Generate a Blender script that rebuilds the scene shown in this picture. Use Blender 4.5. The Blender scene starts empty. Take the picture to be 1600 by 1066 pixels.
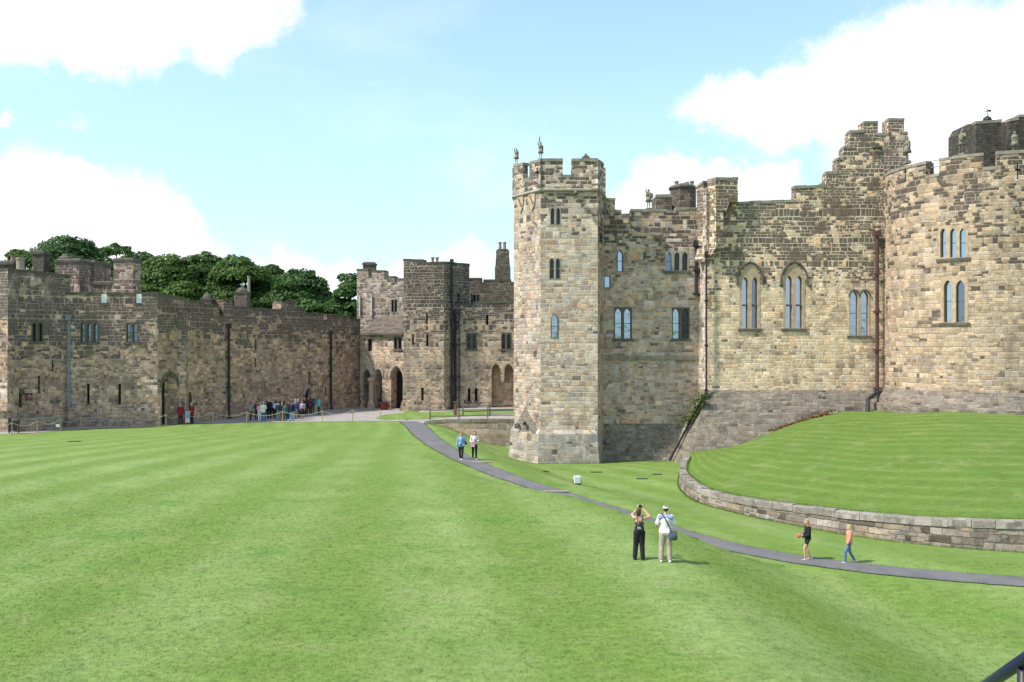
import bpy, bmesh, math, random
from mathutils import Vector, Matrix, Quaternion, noise
from mathutils.geometry import tessellate_polygon
R = random.Random(11)
F, CX, CY, H = 1400.0, 800.0, 533.0, 7.0
scene = bpy.context.scene
COL = scene.collection
PI = math.pi
def rad(a): return math.radians(a)
def lerp(a, b, t): return a + (b - a) * t
def sm(a, b, x):
    t = max(0.0, min(1.0, (x - a) / (b - a))); return t * t * (3 - 2 * t)
def at(px, Y, py=None, z=0.0):            # a place at distance Y
    return Vector(((px - CX) / F * Y, Y, z if py is None else H - (py - CY) / F * Y))
def gp(px, py, z=0.0):                    # a place on ground of height z
    return at(px, F * (H - z) / (py - CY), None, z)

# ------------------------------------------------------------------ nodes
class NT:
    def __init__(s, tree): s.t = tree; s.N = tree.nodes; s.L = tree.links
    def put(s, sock, v):
        if isinstance(v, bpy.types.NodeSocket): s.L.new(v, sock)
        elif v is not None: sock.default_value = v
    def node(s, typ, ins=None, **kw):
        n = s.N.new(typ)
        for k, v in kw.items(): setattr(n, k, v)
        for k, v in (ins or {}).items(): s.put(n.inputs[k], v)
        return n
    def m(s, op, a, b=None, c=None, clamp=False):
        n = s.N.new('ShaderNodeMath'); n.operation = op; n.use_clamp = clamp
        s.put(n.inputs[0], a); s.put(n.inputs[1], b)
        if c is not None: s.put(n.inputs[2], c)
        return n.outputs[0]
    def xyz(s, a, b, c=0.0):
        n = s.N.new('ShaderNodeCombineXYZ')
        s.put(n.inputs[0], a); s.put(n.inputs[1], b); s.put(n.inputs[2], c); return n.outputs[0]
    def sep(s, v):
        n = s.N.new('ShaderNodeSeparateXYZ'); s.put(n.inputs[0], v); return n.outputs
    def noise(s, vec, scale, detail=2.0, rough=0.5, dist=0.0):
        n = s.node('ShaderNodeTexNoise', {'Scale': scale, 'Detail': detail, 'Roughness': rough, 'Distortion': dist})
        if vec is not None: s.L.new(vec, n.inputs['Vector'])
        return n.outputs['Fac']
    def noise1(s, w, scale, detail=1.0):
        n = s.N.new('ShaderNodeTexNoise'); n.noise_dimensions = '1D'
        s.put(n.inputs['W'], w); n.inputs['Scale'].default_value = scale; n.inputs['Detail'].default_value = detail
        return n.outputs['Fac']
    def mr(s, v, a, b, c=0.0, d=1.0, smooth=True):
        n = s.N.new('ShaderNodeMapRange'); n.interpolation_type = 'SMOOTHSTEP' if smooth else 'LINEAR'
        s.put(n.inputs[0], v)
        for i, x in enumerate((a, b, c, d)): s.put(n.inputs[i + 1], x)
        return n.outputs[0]
    def mix(s, f, a, b, mode='MIX'):
        n = s.N.new('ShaderNodeMix'); n.data_type = 'RGBA'; n.blend_type = mode
        s.put(n.inputs[0], f); s.put(n.inputs[6], a if not isinstance(a, tuple) else c4(a)); s.put(n.inputs[7], b if not isinstance(b, tuple) else c4(b))
        return n.outputs[2]
    def ramp(s, f, stops, const=False):
        n = s.N.new('ShaderNodeValToRGB'); s.put(n.inputs[0], f); r = n.color_ramp
        if const: r.interpolation = 'CONSTANT'
        while len(r.elements) < len(stops): r.elements.new(0.5)
        for e, (p, c) in zip(r.elements, stops): e.position = p; e.color = c4(c)
        return n.outputs[0]
    def bump(s, h, strength, dist):
        return s.node('ShaderNodeBump', {'Strength': strength, 'Distance': dist, 'Height': h}).outputs[0]
def c4(c): return (c[0], c[1], c[2], 1.0)
def newmat(name):
    m = bpy.data.materials.new(name); m.use_nodes = True
    t = NT(m.node_tree); return m, t, t.N['Principled BSDF']

def stone(name, cols, bw=0.5, bh=0.3, mortar=(0.5, 0.46, 0.38), mf=0.5, dark=0.1, top=(100, 101, 0.0), low=None, darkcol=(0.05, 0.045, 0.043), patch=0.5, lichen=0.0, seed=0.0, warm=1.0, contrast=.6, hue=(1.2, 1.1, 1.14), blot=.45):
    m, t, b = newmat(name)
    uv = t.N.new('ShaderNodeUVMap').outputs[0]
    u, v, _ = t.sep(uv)
    u = t.m('ADD', u, seed * 7.3); 
    pos = t.sep(t.N.new('ShaderNodeNewGeometry').outputs['Position'])
    wob = t.noise(uv, 2.6, 2)
    rep = t.noise(t.xyz(t.m('MULTIPLY', u, 0.22), t.m('MULTIPLY', v, 0.3), seed + 20), 1.0, 2, 0.5)
    ps_ = t.m('ADD', 1.0, t.m('ADD', t.m('MULTIPLY', t.m('GREATER_THAN', rep, .56), .3), t.m('MULTIPLY', t.m('LESS_THAN', rep, .42), -.12)))
    u = t.m('MULTIPLY', u, ps_); v = t.m('MULTIPLY', v, ps_)
    wob2 = t.noise(t.xyz(v, u), 2.1, 2)
    v2 = t.m('ADD', t.m('DIVIDE', v, bh), t.m('MULTIPLY', t.noise1(t.m('ADD', v, seed), 0.8, 1.0), 2.3))
    v2 = t.m('ADD', v2, t.m('MULTIPLY', wob, 0.34))
    row = t.m('FLOOR', v2); fv = t.m('FRACT', v2)
    wr = t.N.new('ShaderNodeTexWhiteNoise'); wr.noise_dimensions = '1D'; t.put(wr.inputs['W'], row); rr = wr.outputs['Value']
    u2 = t.m('MULTIPLY', t.m('DIVIDE', u, bw), t.m('ADD', t.m('MULTIPLY', rr, 0.6), 0.7))
    u2 = t.m('ADD', u2, t.m('MULTIPLY', rr, 17.0))
    u2 = t.m('ADD', u2, t.m('MULTIPLY', t.noise1(t.m('ADD', u, t.m('MULTIPLY', row, 5.37)), 1.3, 1.0), 1.7))
    u2 = t.m('ADD', u2, t.m('MULTIPLY', wob2, 0.3))
    col = t.m('FLOOR', u2); fu = t.m('FRACT', u2)
    wn = t.N.new('ShaderNodeTexWhiteNoise'); wn.noise_dimensions = '2D'; t.put(wn.inputs['Vector'], t.xyz(col, row))
    r1, r2, r3 = t.sep(wn.outputs['Color'])
    big = t.noise(t.xyz(t.m('MULTIPLY', u, 0.16), t.m('MULTIPLY', v, 0.2), seed), 1.0, 3, 0.55)
    r1 = t.m('ADD', r1, t.m('MULTIPLY', t.m('SUBTRACT', big, 0.5), patch), clamp=True)
    n = len(cols)
    c = t.ramp(r1, [(i / n, cc) for i, cc in enumerate(cols)], True)
    av = [tuple(sum(q[k] for q in cols[i::3]) / len(cols[i::3]) for k in range(3)) for i in range(3)]
    reg = t.noise(t.xyz(t.m('MULTIPLY', u, 0.55), t.m('MULTIPLY', v, 0.8), seed + 2), 1.0, 5, 0.65)
    cav = t.ramp(reg, [(.34, av[0]), (.5, av[1]), (.64, av[2])])
    zone = t.m('ADD', contrast, t.m('MULTIPLY', t.m('SUBTRACT', big, .5), 1.1), clamp=True)
    c = t.mix(zone, cav, c)
    gr = t.noise(uv, 9.0, 5, 0.7)
    st2 = t.noise(t.xyz(t.m('MULTIPLY', u, 2.2), t.m('MULTIPLY', v, 3.4), seed + 6), 1.0, 5, 0.7)
    c = t.mix(t.mr(st2, .5, .72, 0, .6), c, (.16, .12, .085)); c = t.mix(t.mr(st2, .47, .28, 0, .45), c, (.56, .52, .45))
    gr2 = t.noise(uv, 38.0, 3, 0.6)
    val = t.m('MULTIPLY', t.m('ADD', t.m('MULTIPLY', r2, 0.5), 0.75), t.m('ADD', t.m('MULTIPLY', gr, 1.3), 0.32))
    val = t.m('MULTIPLY', val, t.m('ADD', t.m('MULTIPLY', gr2, 0.5), 0.75))
    c = t.mix(1.0, c, t.node('ShaderNodeCombineColor', {0: val, 1: val, 2: val}).outputs[0], 'MULTIPLY')
    # sooty blocks, more of them high up and in patches
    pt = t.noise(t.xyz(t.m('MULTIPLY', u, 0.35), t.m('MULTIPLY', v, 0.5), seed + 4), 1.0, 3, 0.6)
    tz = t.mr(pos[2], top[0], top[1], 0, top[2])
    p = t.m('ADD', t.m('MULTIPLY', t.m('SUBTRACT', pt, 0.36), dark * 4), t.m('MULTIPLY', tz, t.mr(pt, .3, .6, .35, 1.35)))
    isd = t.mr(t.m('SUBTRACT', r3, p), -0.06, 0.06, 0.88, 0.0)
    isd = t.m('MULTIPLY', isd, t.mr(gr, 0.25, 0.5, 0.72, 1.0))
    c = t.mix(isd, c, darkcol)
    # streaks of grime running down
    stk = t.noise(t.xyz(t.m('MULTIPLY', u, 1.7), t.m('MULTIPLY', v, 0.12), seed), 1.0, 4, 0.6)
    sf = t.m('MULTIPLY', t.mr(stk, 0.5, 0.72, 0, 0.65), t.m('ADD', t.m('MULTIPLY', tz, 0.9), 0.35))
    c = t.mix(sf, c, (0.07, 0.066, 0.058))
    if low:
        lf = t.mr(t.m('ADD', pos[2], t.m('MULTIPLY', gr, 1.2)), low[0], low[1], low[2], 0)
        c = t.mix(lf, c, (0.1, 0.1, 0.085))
    if lichen:
        lw = t.mr(t.noise(uv, 7.0, 4, 0.7), 0.62, 0.68, 0, lichen)
        c = t.mix(lw, c, (0.62, 0.62, 0.58))
    du = t.m('MULTIPLY', t.m('MINIMUM', fu, t.m('SUBTRACT', 1.0, fu)), bw)
    dv = t.m('MULTIPLY', t.m('MINIMUM', fv, t.m('SUBTRACT', 1.0, fv)), bh)
    d = t.m('ADD', t.m('MINIMUM', du, dv), t.m('MULTIPLY', t.m('SUBTRACT', gr, 0.5), 0.02))
    mm = t.mr(d, 0.012, 0.038, 1, 0)
    mtone = t.noise(t.xyz(t.m('MULTIPLY', u, 0.5), t.m('MULTIPLY', v, 0.5), seed + 9), 1.0, 2)
    mc = t.mix(t.mr(mtone, 0.5, 0.66), mortar, (0.17, 0.14, 0.11))
    c = t.mix(t.m('MULTIPLY', mm, mf), c, mc)
    bl = t.noise(t.xyz(t.m('MULTIPLY', u, .75), t.m('MULTIPLY', v, .6), seed + 12), 1.0, 5, 0.7)
    c = t.mix(t.mr(bl, .44, .7, 0, blot), c, (.085, .076, .07)); c = t.mix(t.mr(bl, .46, .3, 0, blot * .35), c, (.6, .5, .37))
    c = t.mix(1.0, c, hue, 'MULTIPLY')
    t.put(b.inputs['Base Color'], c); b.inputs['Roughness'].default_value = 0.93
    b.inputs['Specular IOR Level'].default_value = 0.2
    h = t.m('ADD', t.m('MULTIPLY', mm, -1.0), t.m('ADD', t.m('MULTIPLY', gr, 0.9), t.m('MULTIPLY', r2, 0.5)))
    t.put(b.inputs['Normal'], t.bump(h, 0.55, 0.05))
    return m
BUFF, TAN, PALE, GREY, ORNG, BRWN = (.50,.395,.265), (.42,.325,.225), (.55,.475,.36), (.37,.345,.31), (.46,.30,.17), (.23,.17,.125)
COOL, LGREY, SOOT, DBR, DOL = (.33,.325,.335), (.46,.44,.42), (.085,.078,.075), (.13,.105,.085), (.195,.165,.13)
M = {}
M['keep'] = stone('sandstone_keep', [BUFF, PALE, TAN, BUFF, GREY, (.52,.36,.2), PALE, BUFF, BRWN, ORNG], .38, .27, mf=.7, dark=.05, top=(9.5, 15, .85), hue=(1.52, 1.385, 1.34), blot=.4, seed=1)
M['round'] = stone('sandstone_round', [PALE, BUFF, LGREY, TAN, BUFF, (.5,.37,.22), GREY, PALE, BRWN, BUFF], .46, .28, mf=.6, dark=.09, top=(9, 19, .42), blot=.5, contrast=.5, hue=(1.0, .91, .9), seed=2)
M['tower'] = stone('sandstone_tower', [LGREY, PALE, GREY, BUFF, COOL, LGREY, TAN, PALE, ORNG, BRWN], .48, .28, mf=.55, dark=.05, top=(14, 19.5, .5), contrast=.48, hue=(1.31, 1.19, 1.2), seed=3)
M['tower_left'] = stone('sandstone_tower_left', [PALE, LGREY, BUFF, PALE, (.6,.5,.38), TAN, LGREY, ORNG, GREY, BRWN], .42, .26, mf=.5, dark=.07, top=(14, 19.5, .5), hue=(1.0, .93, .98), seed=3.5)  # paler block mix with its own tint for the tower's left face
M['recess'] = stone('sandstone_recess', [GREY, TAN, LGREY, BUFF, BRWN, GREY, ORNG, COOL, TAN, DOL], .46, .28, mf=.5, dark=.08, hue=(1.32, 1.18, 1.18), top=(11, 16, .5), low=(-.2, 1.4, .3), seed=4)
M['darkbatter'] = stone('mossy_batter_stone', [(.15,.145,.14), (.18,.17,.155), (.12,.115,.11), (.2,.19,.17), (.15,.14,.12), (.11,.11,.1)], .55, .28, mortar=(.25,.24,.21), mf=.3, dark=.06, lichen=.8, hue=(1.15,1.07,.98), seed=5)
M['batter'] = stone('grey_batter_stone', [(.27,.25,.225), (.32,.29,.25), (.23,.215,.2), (.3,.26,.21), (.35,.31,.26), (.25,.24,.23)], .5, .26, mortar=(.36,.34,.3), mf=.35, dark=.05, lichen=.35, hue=(.72, .68, .66), seed=6)
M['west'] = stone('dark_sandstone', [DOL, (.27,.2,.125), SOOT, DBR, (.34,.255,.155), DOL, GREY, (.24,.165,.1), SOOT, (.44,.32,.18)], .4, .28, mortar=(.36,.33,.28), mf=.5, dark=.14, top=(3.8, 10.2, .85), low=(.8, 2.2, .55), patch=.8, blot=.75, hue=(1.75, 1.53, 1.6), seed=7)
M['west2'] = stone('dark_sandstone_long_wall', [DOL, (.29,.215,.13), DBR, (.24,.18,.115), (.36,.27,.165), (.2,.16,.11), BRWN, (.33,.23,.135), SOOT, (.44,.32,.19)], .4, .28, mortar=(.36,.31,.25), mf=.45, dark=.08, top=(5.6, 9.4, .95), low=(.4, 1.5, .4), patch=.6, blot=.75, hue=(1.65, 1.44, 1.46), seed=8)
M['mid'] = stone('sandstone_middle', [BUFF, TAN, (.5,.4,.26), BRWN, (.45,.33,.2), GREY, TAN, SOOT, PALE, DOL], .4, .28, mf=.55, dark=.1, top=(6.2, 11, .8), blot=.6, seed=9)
M['soot'] = stone('sooty_stone', [SOOT, (.11,.1,.09), (.16,.145,.125), DBR, (.2,.18,.15), SOOT, (.07,.065,.06), (.26,.22,.17)], .42, .26, mortar=(.3,.29,.25), mf=.38, dark=.05, hue=(.78,.75,.73), seed=10)
M['black_stone'] = stone('blackened_stone', [SOOT, (.11,.1,.09), (.14,.125,.115), DBR, (.17,.15,.13), SOOT, (.06,.055,.05), (.2,.17,.13)], .42, .26, mortar=(.26,.25,.23), mf=.4, dark=.1, hue=(.5,.48,.49), seed=41)
M['rwall'] = stone('retaining_wall_stone', [GREY, LGREY, TAN, (.3,.28,.25), PALE, COOL, BRWN, (.36,.29,.21), (.22,.2,.18), GREY], .55, .3, mortar=(.14,.13,.11), mf=.6, dark=.12, lichen=.3, hue=(.75,.7,.69), seed=12)
M['lowwall'] = stone('buff_wall_stone', [(.36,.3,.21), (.42,.35,.24), GREY, (.3,.25,.18), (.45,.36,.22), (.33,.31,.27)], .7, .36, mortar=(.3,.26,.2), mf=.5, dark=.06, seed=13)

def flat(name, col, rough=.8, var=.25, scale=6.0, metal=0.0, spec=.3, bump=0.0, coord='Object'):
    m, t, b = newmat(name)
    tc = t.N.new('ShaderNodeTexCoord').outputs[coord]
    n = t.noise(tc, scale, 5, .6)
    v = t.mr(n, .25, .75, 1 - var, 1 + var, False)
    c = t.mix(1.0, col, t.node('ShaderNodeCombineColor', {0: v, 1: v, 2: v}).outputs[0], 'MULTIPLY')
    t.put(b.inputs['Base Color'], c); b.inputs['Roughness'].default_value = rough; b.inputs['Metallic'].default_value = metal
    b.inputs['Specular IOR Level'].default_value = spec
    if bump: t.put(b.inputs['Normal'], t.bump(n, .5, bump))
    return m
M['dress'] = flat('dressed_stone', (.4,.3,.215), .9, .3, 3, bump=.01)
M['dress_grey'] = flat('dressed_grey_stone', (.31,.275,.24), .9, .3, 3, bump=.01)
M['dress_dark'] = flat('weathered_dressed_stone', (.11,.098,.086), .9, .35, 3, bump=.01)
M['coping'] = flat('coping_stone', (.24,.215,.18), .95, .45, 2.2, bump=.03)
M['coping_dark'] = flat('mossy_coping_stone', (.1,.093,.075), .95, .45, 2.2, bump=.03)
M['bar'] = flat('painted_glazing_bar', (.1,.1,.1), .5, .1)
M['pipe_dark'] = flat('black_iron_pipe', (.025,.025,.032), .5, .3, 3)
M['pipe_grey'] = flat('grey_iron_pipe', (.2,.22,.25), .5, .25, 3)
M['pipe_red'] = flat('maroon_iron_pipe', (.085,.045,.04), .5, .25, 2)
M['pipe_white'] = flat('pale_pipe', (.5,.5,.52), .6, .2, 2)
M['wood_pale'] = flat('pale_wooden_post', (.38,.29,.17), .8, .2, 5)
M['wood_grey'] = flat('weathered_wood', (.16,.14,.12), .85, .3, 5)
M['wood_brown'] = flat('brown_wood', (.13,.07,.045), .8, .3, 5)
M['rope'] = flat('rope_fibre', (.42,.39,.33), .9, .15, 20)
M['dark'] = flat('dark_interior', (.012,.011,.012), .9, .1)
M['door'] = flat('dark_red_door', (.05,.018,.014), .7, .3, 4)
M['white'] = flat('white_paint', (.75,.75,.76), .5, .08, 4)
M['black'] = flat('black_paint', (.02,.02,.022), .4, .1)
M['maroon'] = flat('maroon_sign', (.13,.012,.02), .5, .1)
M['terracotta'] = flat('terracotta', (.3,.2,.18), .9, .2)
M['potpale'] = flat('pale_chimney_pot', (.3,.27,.21), .9, .2)
M['redpot'] = flat('dark_red_pot', (.14,.03,.02), .6, .2)
M['lead'] = flat('lead_grey', (.2,.22,.25), .6, .2)
M['statue'] = flat('statue_stone', (.2,.185,.145), .95, .45, 9, bump=.02)
M['slate'] = None
def glass(name, col, rough, metal, wav):
    m, t, b = newmat(name)
    tc = t.N.new('ShaderNodeTexCoord').outputs['Object']
    b.inputs['Base Color'].default_value = c4(col); b.inputs['Metallic'].default_value = metal
    b.inputs['Roughness'].default_value = rough
    t.put(b.inputs['Normal'], t.bump(t.noise(tc, 1.3, 2), .25, wav))
    return m
M['glass'] = glass('sky_reflecting_glass', (.33,.385,.49), .05, .95, .05)
M['glass2'] = glass('dim_glass', (.16,.19,.25), .06, .9, .05)
M['glassd'] = glass('dark_glass', (.03,.03,.035), .12, .5, .05)

# ------------------------------------------------------------------ mesh building
def tag(o, label=None, cat=None, group=None, kind=None):
    if label: o['label'] = label
    if cat: o['category'] = cat
    if group: o['group'] = group
    if kind: o['kind'] = kind
    return o
def empty(name, loc, label, cat, group=None, rz=0.0):
    o = bpy.data.objects.new(name, None); COL.objects.link(o)
    o.location = loc; o.rotation_euler = (0, 0, rz); o.empty_display_size = .3
    o['label'] = label; o['category'] = cat
    if group: o['group'] = group
    return o
class MB:
    def __init__(s): s.v = []; s.f = []; s.uv = []
    def face(s, pts, uv=None):
        b = len(s.v); s.v += [Vector(p) for p in pts]; s.f.append(list(range(b, b + len(pts))))
        s.uv.append(uv or [(p[0], p[2]) for p in pts])
    def quadgrid(s, rows, uvrows=None):
        b = len(s.v); n = len(rows[0])
        for r in rows: s.v += [Vector(p) for p in r]
        for i in range(len(rows) - 1):
            for j in range(n - 1):
                ids = [(i, j), (i, j + 1), (i + 1, j + 1), (i + 1, j)]
                s.f.append([b + a * n + c for a, c in ids])
                s.uv.append([tuple(uvrows[a][c]) if uvrows else (rows[a][c][0], rows[a][c][2]) for a, c in ids])
    def box(s, c, d, rz=0.0, taper=1.0):
        q = Matrix.Rotation(rz, 3, 'Z')
        P = []
        for k in (-1, 1):
            f = 1 if k < 0 else taper
            for i, j in ((-1, -1), (1, -1), (1, 1), (-1, 1)):
                P.append(Vector(c) + q @ Vector((i * d[0] / 2 * f, j * d[1] / 2 * f, k * d[2] / 2)))
        for ids in ((0, 1, 5, 4), (1, 2, 6, 5), (2, 3, 7, 6), (3, 0, 4, 7)):
            p = [P[i] for i in ids]; L = (p[1] - p[0]).length
            s.face(p, [(0, p[0].z), (L, p[1].z), (L, p[2].z), (0, p[3].z)])
        s.face([P[i] for i in (4, 5, 6, 7)], [(0, 0), (1, 0), (1, 1), (0, 1)])
        s.face([P[i] for i in (3, 2, 1, 0)], [(0, 0), (1, 0), (1, 1), (0, 1)])
    def tube(s, pts, r, n=8, closed=True):
        pts = [Vector(p) for p in pts]; rs = r if isinstance(r, (list, tuple)) else [r] * len(pts)
        rings = []; prev = None
        for i, p in enumerate(pts):
            d = (pts[min(i + 1, len(pts) - 1)] - pts[max(i - 1, 0)])
            if d.length < 1e-9: d = Vector((0, 0, 1))
            d.normalize()
            a = prev if prev is not None else (Vector((1, 0, 0)) if abs(d.x) < .9 else Vector((0, 1, 0)))
            a = (a - d * a.dot(d))
            if a.length < 1e-6: a = d.orthogonal()
            a.normalize(); prev = a; b = d.cross(a)
            rings.append([p + (a * math.cos(2 * PI * k / n) + b * math.sin(2 * PI * k / n)) * rs[i] for k in range(n)])
        b0 = len(s.v)
        for g in rings: s.v += g
        for i in range(len(rings) - 1):
            for k in range(n):
                s.f.append([b0 + i * n + k, b0 + i * n + (k + 1) % n, b0 + (i + 1) * n + (k + 1) % n, b0 + (i + 1) * n + k])
                s.uv.append([(k / n, i), ((k + 1) / n, i), ((k + 1) / n, i + 1), (k / n, i + 1)])
        if closed:
            s.f.append([b0 + k for k in range(n)][::-1]); s.uv.append([(0, 0)] * n)
            s.f.append([b0 + (len(rings) - 1) * n + k for k in range(n)]); s.uv.append([(0, 0)] * n)
    def cap(s, a, b, ra, rb, n=10):                      # tapered capsule
        a, b = Vector(a), Vector(b); d = b - a
        if d.length < 1e-6: d = Vector((0, 0, 1e-3)); b = a + d
        e = d.normalized(); P = []; Q = []
        for k in (-75, -45, -15): P.append(a + e * ra * math.sin(rad(k))); Q.append(ra * math.cos(rad(k)))
        for k in (15, 45, 75): P.append(b + e * rb * math.sin(rad(k))); Q.append(rb * math.cos(rad(k)))
        s.tube(P, Q, n)
    def ell(s, c, r, q=None, n=14):
        c = Vector(c); k = n // 2 + 1; b0 = len(s.v)
        P = []
        for i in range(1, k):
            th = PI * i / k
            for j in range(n):
                ph = 2 * PI * j / n
                v = Vector((r[0] * math.sin(th) * math.cos(ph), r[1] * math.sin(th) * math.sin(ph), r[2] * math.cos(th)))
                P.append(c + (q @ v if q else v))
        top, bot = Vector((0, 0, r[2])), Vector((0, 0, -r[2]))
        P.append(c + (q @ top if q else top)); P.append(c + (q @ bot if q else bot))
        s.v += P; T = b0 + (k - 1) * n; B = T + 1
        for i in range(k - 2):
            for j in range(n):
                s.f.append([b0 + i * n + j, b0 + (i + 1) * n + j, b0 + (i + 1) * n + (j + 1) % n, b0 + i * n + (j + 1) % n]); s.uv.append([(0, 0)] * 4)
        for j in range(n):
            s.f.append([T, b0 + j, b0 + (j + 1) % n]); s.uv.append([(0, 0)] * 3)
            s.f.append([B, b0 + (k - 2) * n + (j + 1) % n, b0 + (k - 2) * n + j]); s.uv.append([(0, 0)] * 3)
    def lathe(s, c, prof, n=16):
        s.tube([(c[0], c[1], c[2] + z) for r, z in prof], [r for r, z in prof], n)
    def build(s, name, mat, parent=None, local=False, smooth=False, remesh=None, smit=2):
        off = Vector((0, 0, 0)) if (local or parent is None) else world_loc(parent)
        me = bpy.data.meshes.new(name)
        me.from_pydata([v - off for v in s.v], [], s.f)
        ul = me.uv_layers.new(name='UVMap')
        flatuv = [c for f in s.uv for p in f for c in p]
        ul.data.foreach_set('uv', flatuv)
        me.materials.append(mat)
        me.update()
        o = bpy.data.objects.new(name, me); COL.objects.link(o)
        if remesh:
            md = o.modifiers.new('r', 'REMESH'); md.mode = 'VOXEL'; md.voxel_size = remesh
            if smit: sd = o.modifiers.new('s', 'SMOOTH'); sd.iterations = smit; sd.factor = .5
            bpy.context.view_layer.update()
            dg = bpy.context.evaluated_depsgraph_get()
            nm = bpy.data.meshes.new_from_object(o.evaluated_get(dg))
            o.modifiers.clear(); o.data = nm; nm.name = name; bpy.data.meshes.remove(me); me = nm
            if not me.materials: me.materials.append(mat)
            smooth = True
        if smooth: me.polygons.foreach_set('use_smooth', [True] * len(me.polygons))
        if parent is not None: o.parent = parent
        return o
def world_loc(o):
    v = Vector(o.location)
    while o.parent is not None: o = o.parent; v += Vector(o.location)
    return v

# surfaces a facade lies on: u along it, w into it, z up
class Plane:
    def __init__(s, a, b):
        s.A = Vector((a[0], a[1])); d = Vector((b[0], b[1])) - s.A; s.len = d.length; s.t = d.normalized()
        s.n = Vector((-s.t.y, s.t.x))
        if s.n.dot(s.A + d / 2) < 0: s.n = -s.n
    def map(s, u, w, z): p = s.A + s.t * u + s.n * w; return Vector((p.x, p.y, z))
    def px(s, px, py=None, w=0.0, z=None):
        A = s.A + s.n * w; dx = (px - CX) / F
        # A + t*u = (dx,1)*Y
        det = s.t.x * -1.0 + s.t.y * dx
        Y = (A.x * s.t.y - A.y * s.t.x) / (dx * s.t.y - s.t.x)
        u = (Vector((dx * Y, Y)) - A).dot(s.t)
        return (u, H - (py - CY) / F * Y if z is None else z)
    cuts = None
class Cyl:
    def __init__(s, c, r): s.C = Vector((c[0], c[1])); s.R = r
    def map(s, u, w, z):
        a = u / s.R; return Vector((s.C.x + (s.R - w) * math.sin(a), s.C.y - (s.R - w) * math.cos(a), z))
    def px(s, px, py=None, w=0.0, z=None):
        d = Vector(((px - CX) / F, 1.0)); r = s.R - w
        a = d.dot(d); b = -2 * d.dot(s.C); c = s.C.dot(s.C) - r * r
        disc = max(0.0, b * b - 4 * a * c); Y = (-b - math.sqrt(disc)) / (2 * a)
        p = d * Y - s.C
        return (math.atan2(p.x, -p.y) * s.R, H - (py - CY) / F * Y if z is None else z)
    cuts = 0.55
def prism(mb, S, poly, w0, w1, holes=(), mit=(0, 0), back=True):
    loops = [[Vector((p[0], p[1], 0)) for p in poly]] + [[Vector((p[0], p[1], 0)) for p in h] for h in holes]
    tris = tessellate_polygon(loops); allp = [p for l in loops for p in l]
    bm = bmesh.new()
    fv = [bm.verts.new((p.x, w0, p.y)) for p in allp]; bv = [bm.verts.new((p.x, w1, p.y)) for p in allp]
    for a, b, c in tris:
        try:
            bm.faces.new((fv[a], fv[b], fv[c]))
            if back: bm.faces.new((bv[c], bv[b], bv[a]))
        except ValueError: pass
    k = 0
    for l in loops:
        n = len(l)
        for i in range(n):
            a, b = k + i, k + (i + 1) % n
            try: bm.faces.new((fv[a], fv[b], bv[b], bv[a]))
            except ValueError: pass
        k += n
    if S.cuts:
        u0 = min(p.x for p in allp); u1 = max(p.x for p in allp)
        q = math.ceil(u0 / S.cuts) * S.cuts
        while q < u1:
            bmesh.ops.bisect_plane(bm, geom=bm.verts[:] + bm.edges[:] + bm.faces[:], plane_co=(q, 0, 0), plane_no=(1, 0, 0)); q += S.cuts
    bmesh.ops.recalc_face_normals(bm, faces=bm.faces[:])
    u0 = min(p.x for p in allp); u1 = max(p.x for p in allp)
    for f in bm.faces:
        no = f.normal; pts = []; uv = []
        for lo in f.loops:
            u, w, z = lo.vert.co
            t = (u - u0) / max(1e-6, u1 - u0); uu = u + w * (mit[0] * (1 - t) - mit[1] * t)
            pts.append(S.map(uu, w, z))
            if abs(no.y) > .6: uv.append((u, z))
            elif abs(no.z) > .6: uv.append((u, w))
            else: uv.append((w + u * .37, z))
        mb.face(pts, uv)
    bm.free()
def lancet(u0, u1, z0, z1, n=5):
    w = u1 - u0; h = min(.866 * w, (z1 - z0) * .6); zs = z1 - h; P = [(u0, z0), (u1, z0)]
    for i in range(n + 1):
        a = rad(60 * i / n); P.append((u0 + w * math.cos(a), zs + h / .866 * math.sin(a)))
    for i in range(n - 1, -1, -1):
        a = rad(60 * i / n); P.append((u1 - w * math.cos(a), zs + h / .866 * math.sin(a)))
    return P
def rect(u0, u1, z0, z1): return [(u0, z0), (u1, z0), (u1, z1), (u0, z1)]
def grow(p, c, k): return [(c[0] + (q[0] - c[0]) * k, c[1] + (q[1] - c[1]) * k) for q in p]

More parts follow.
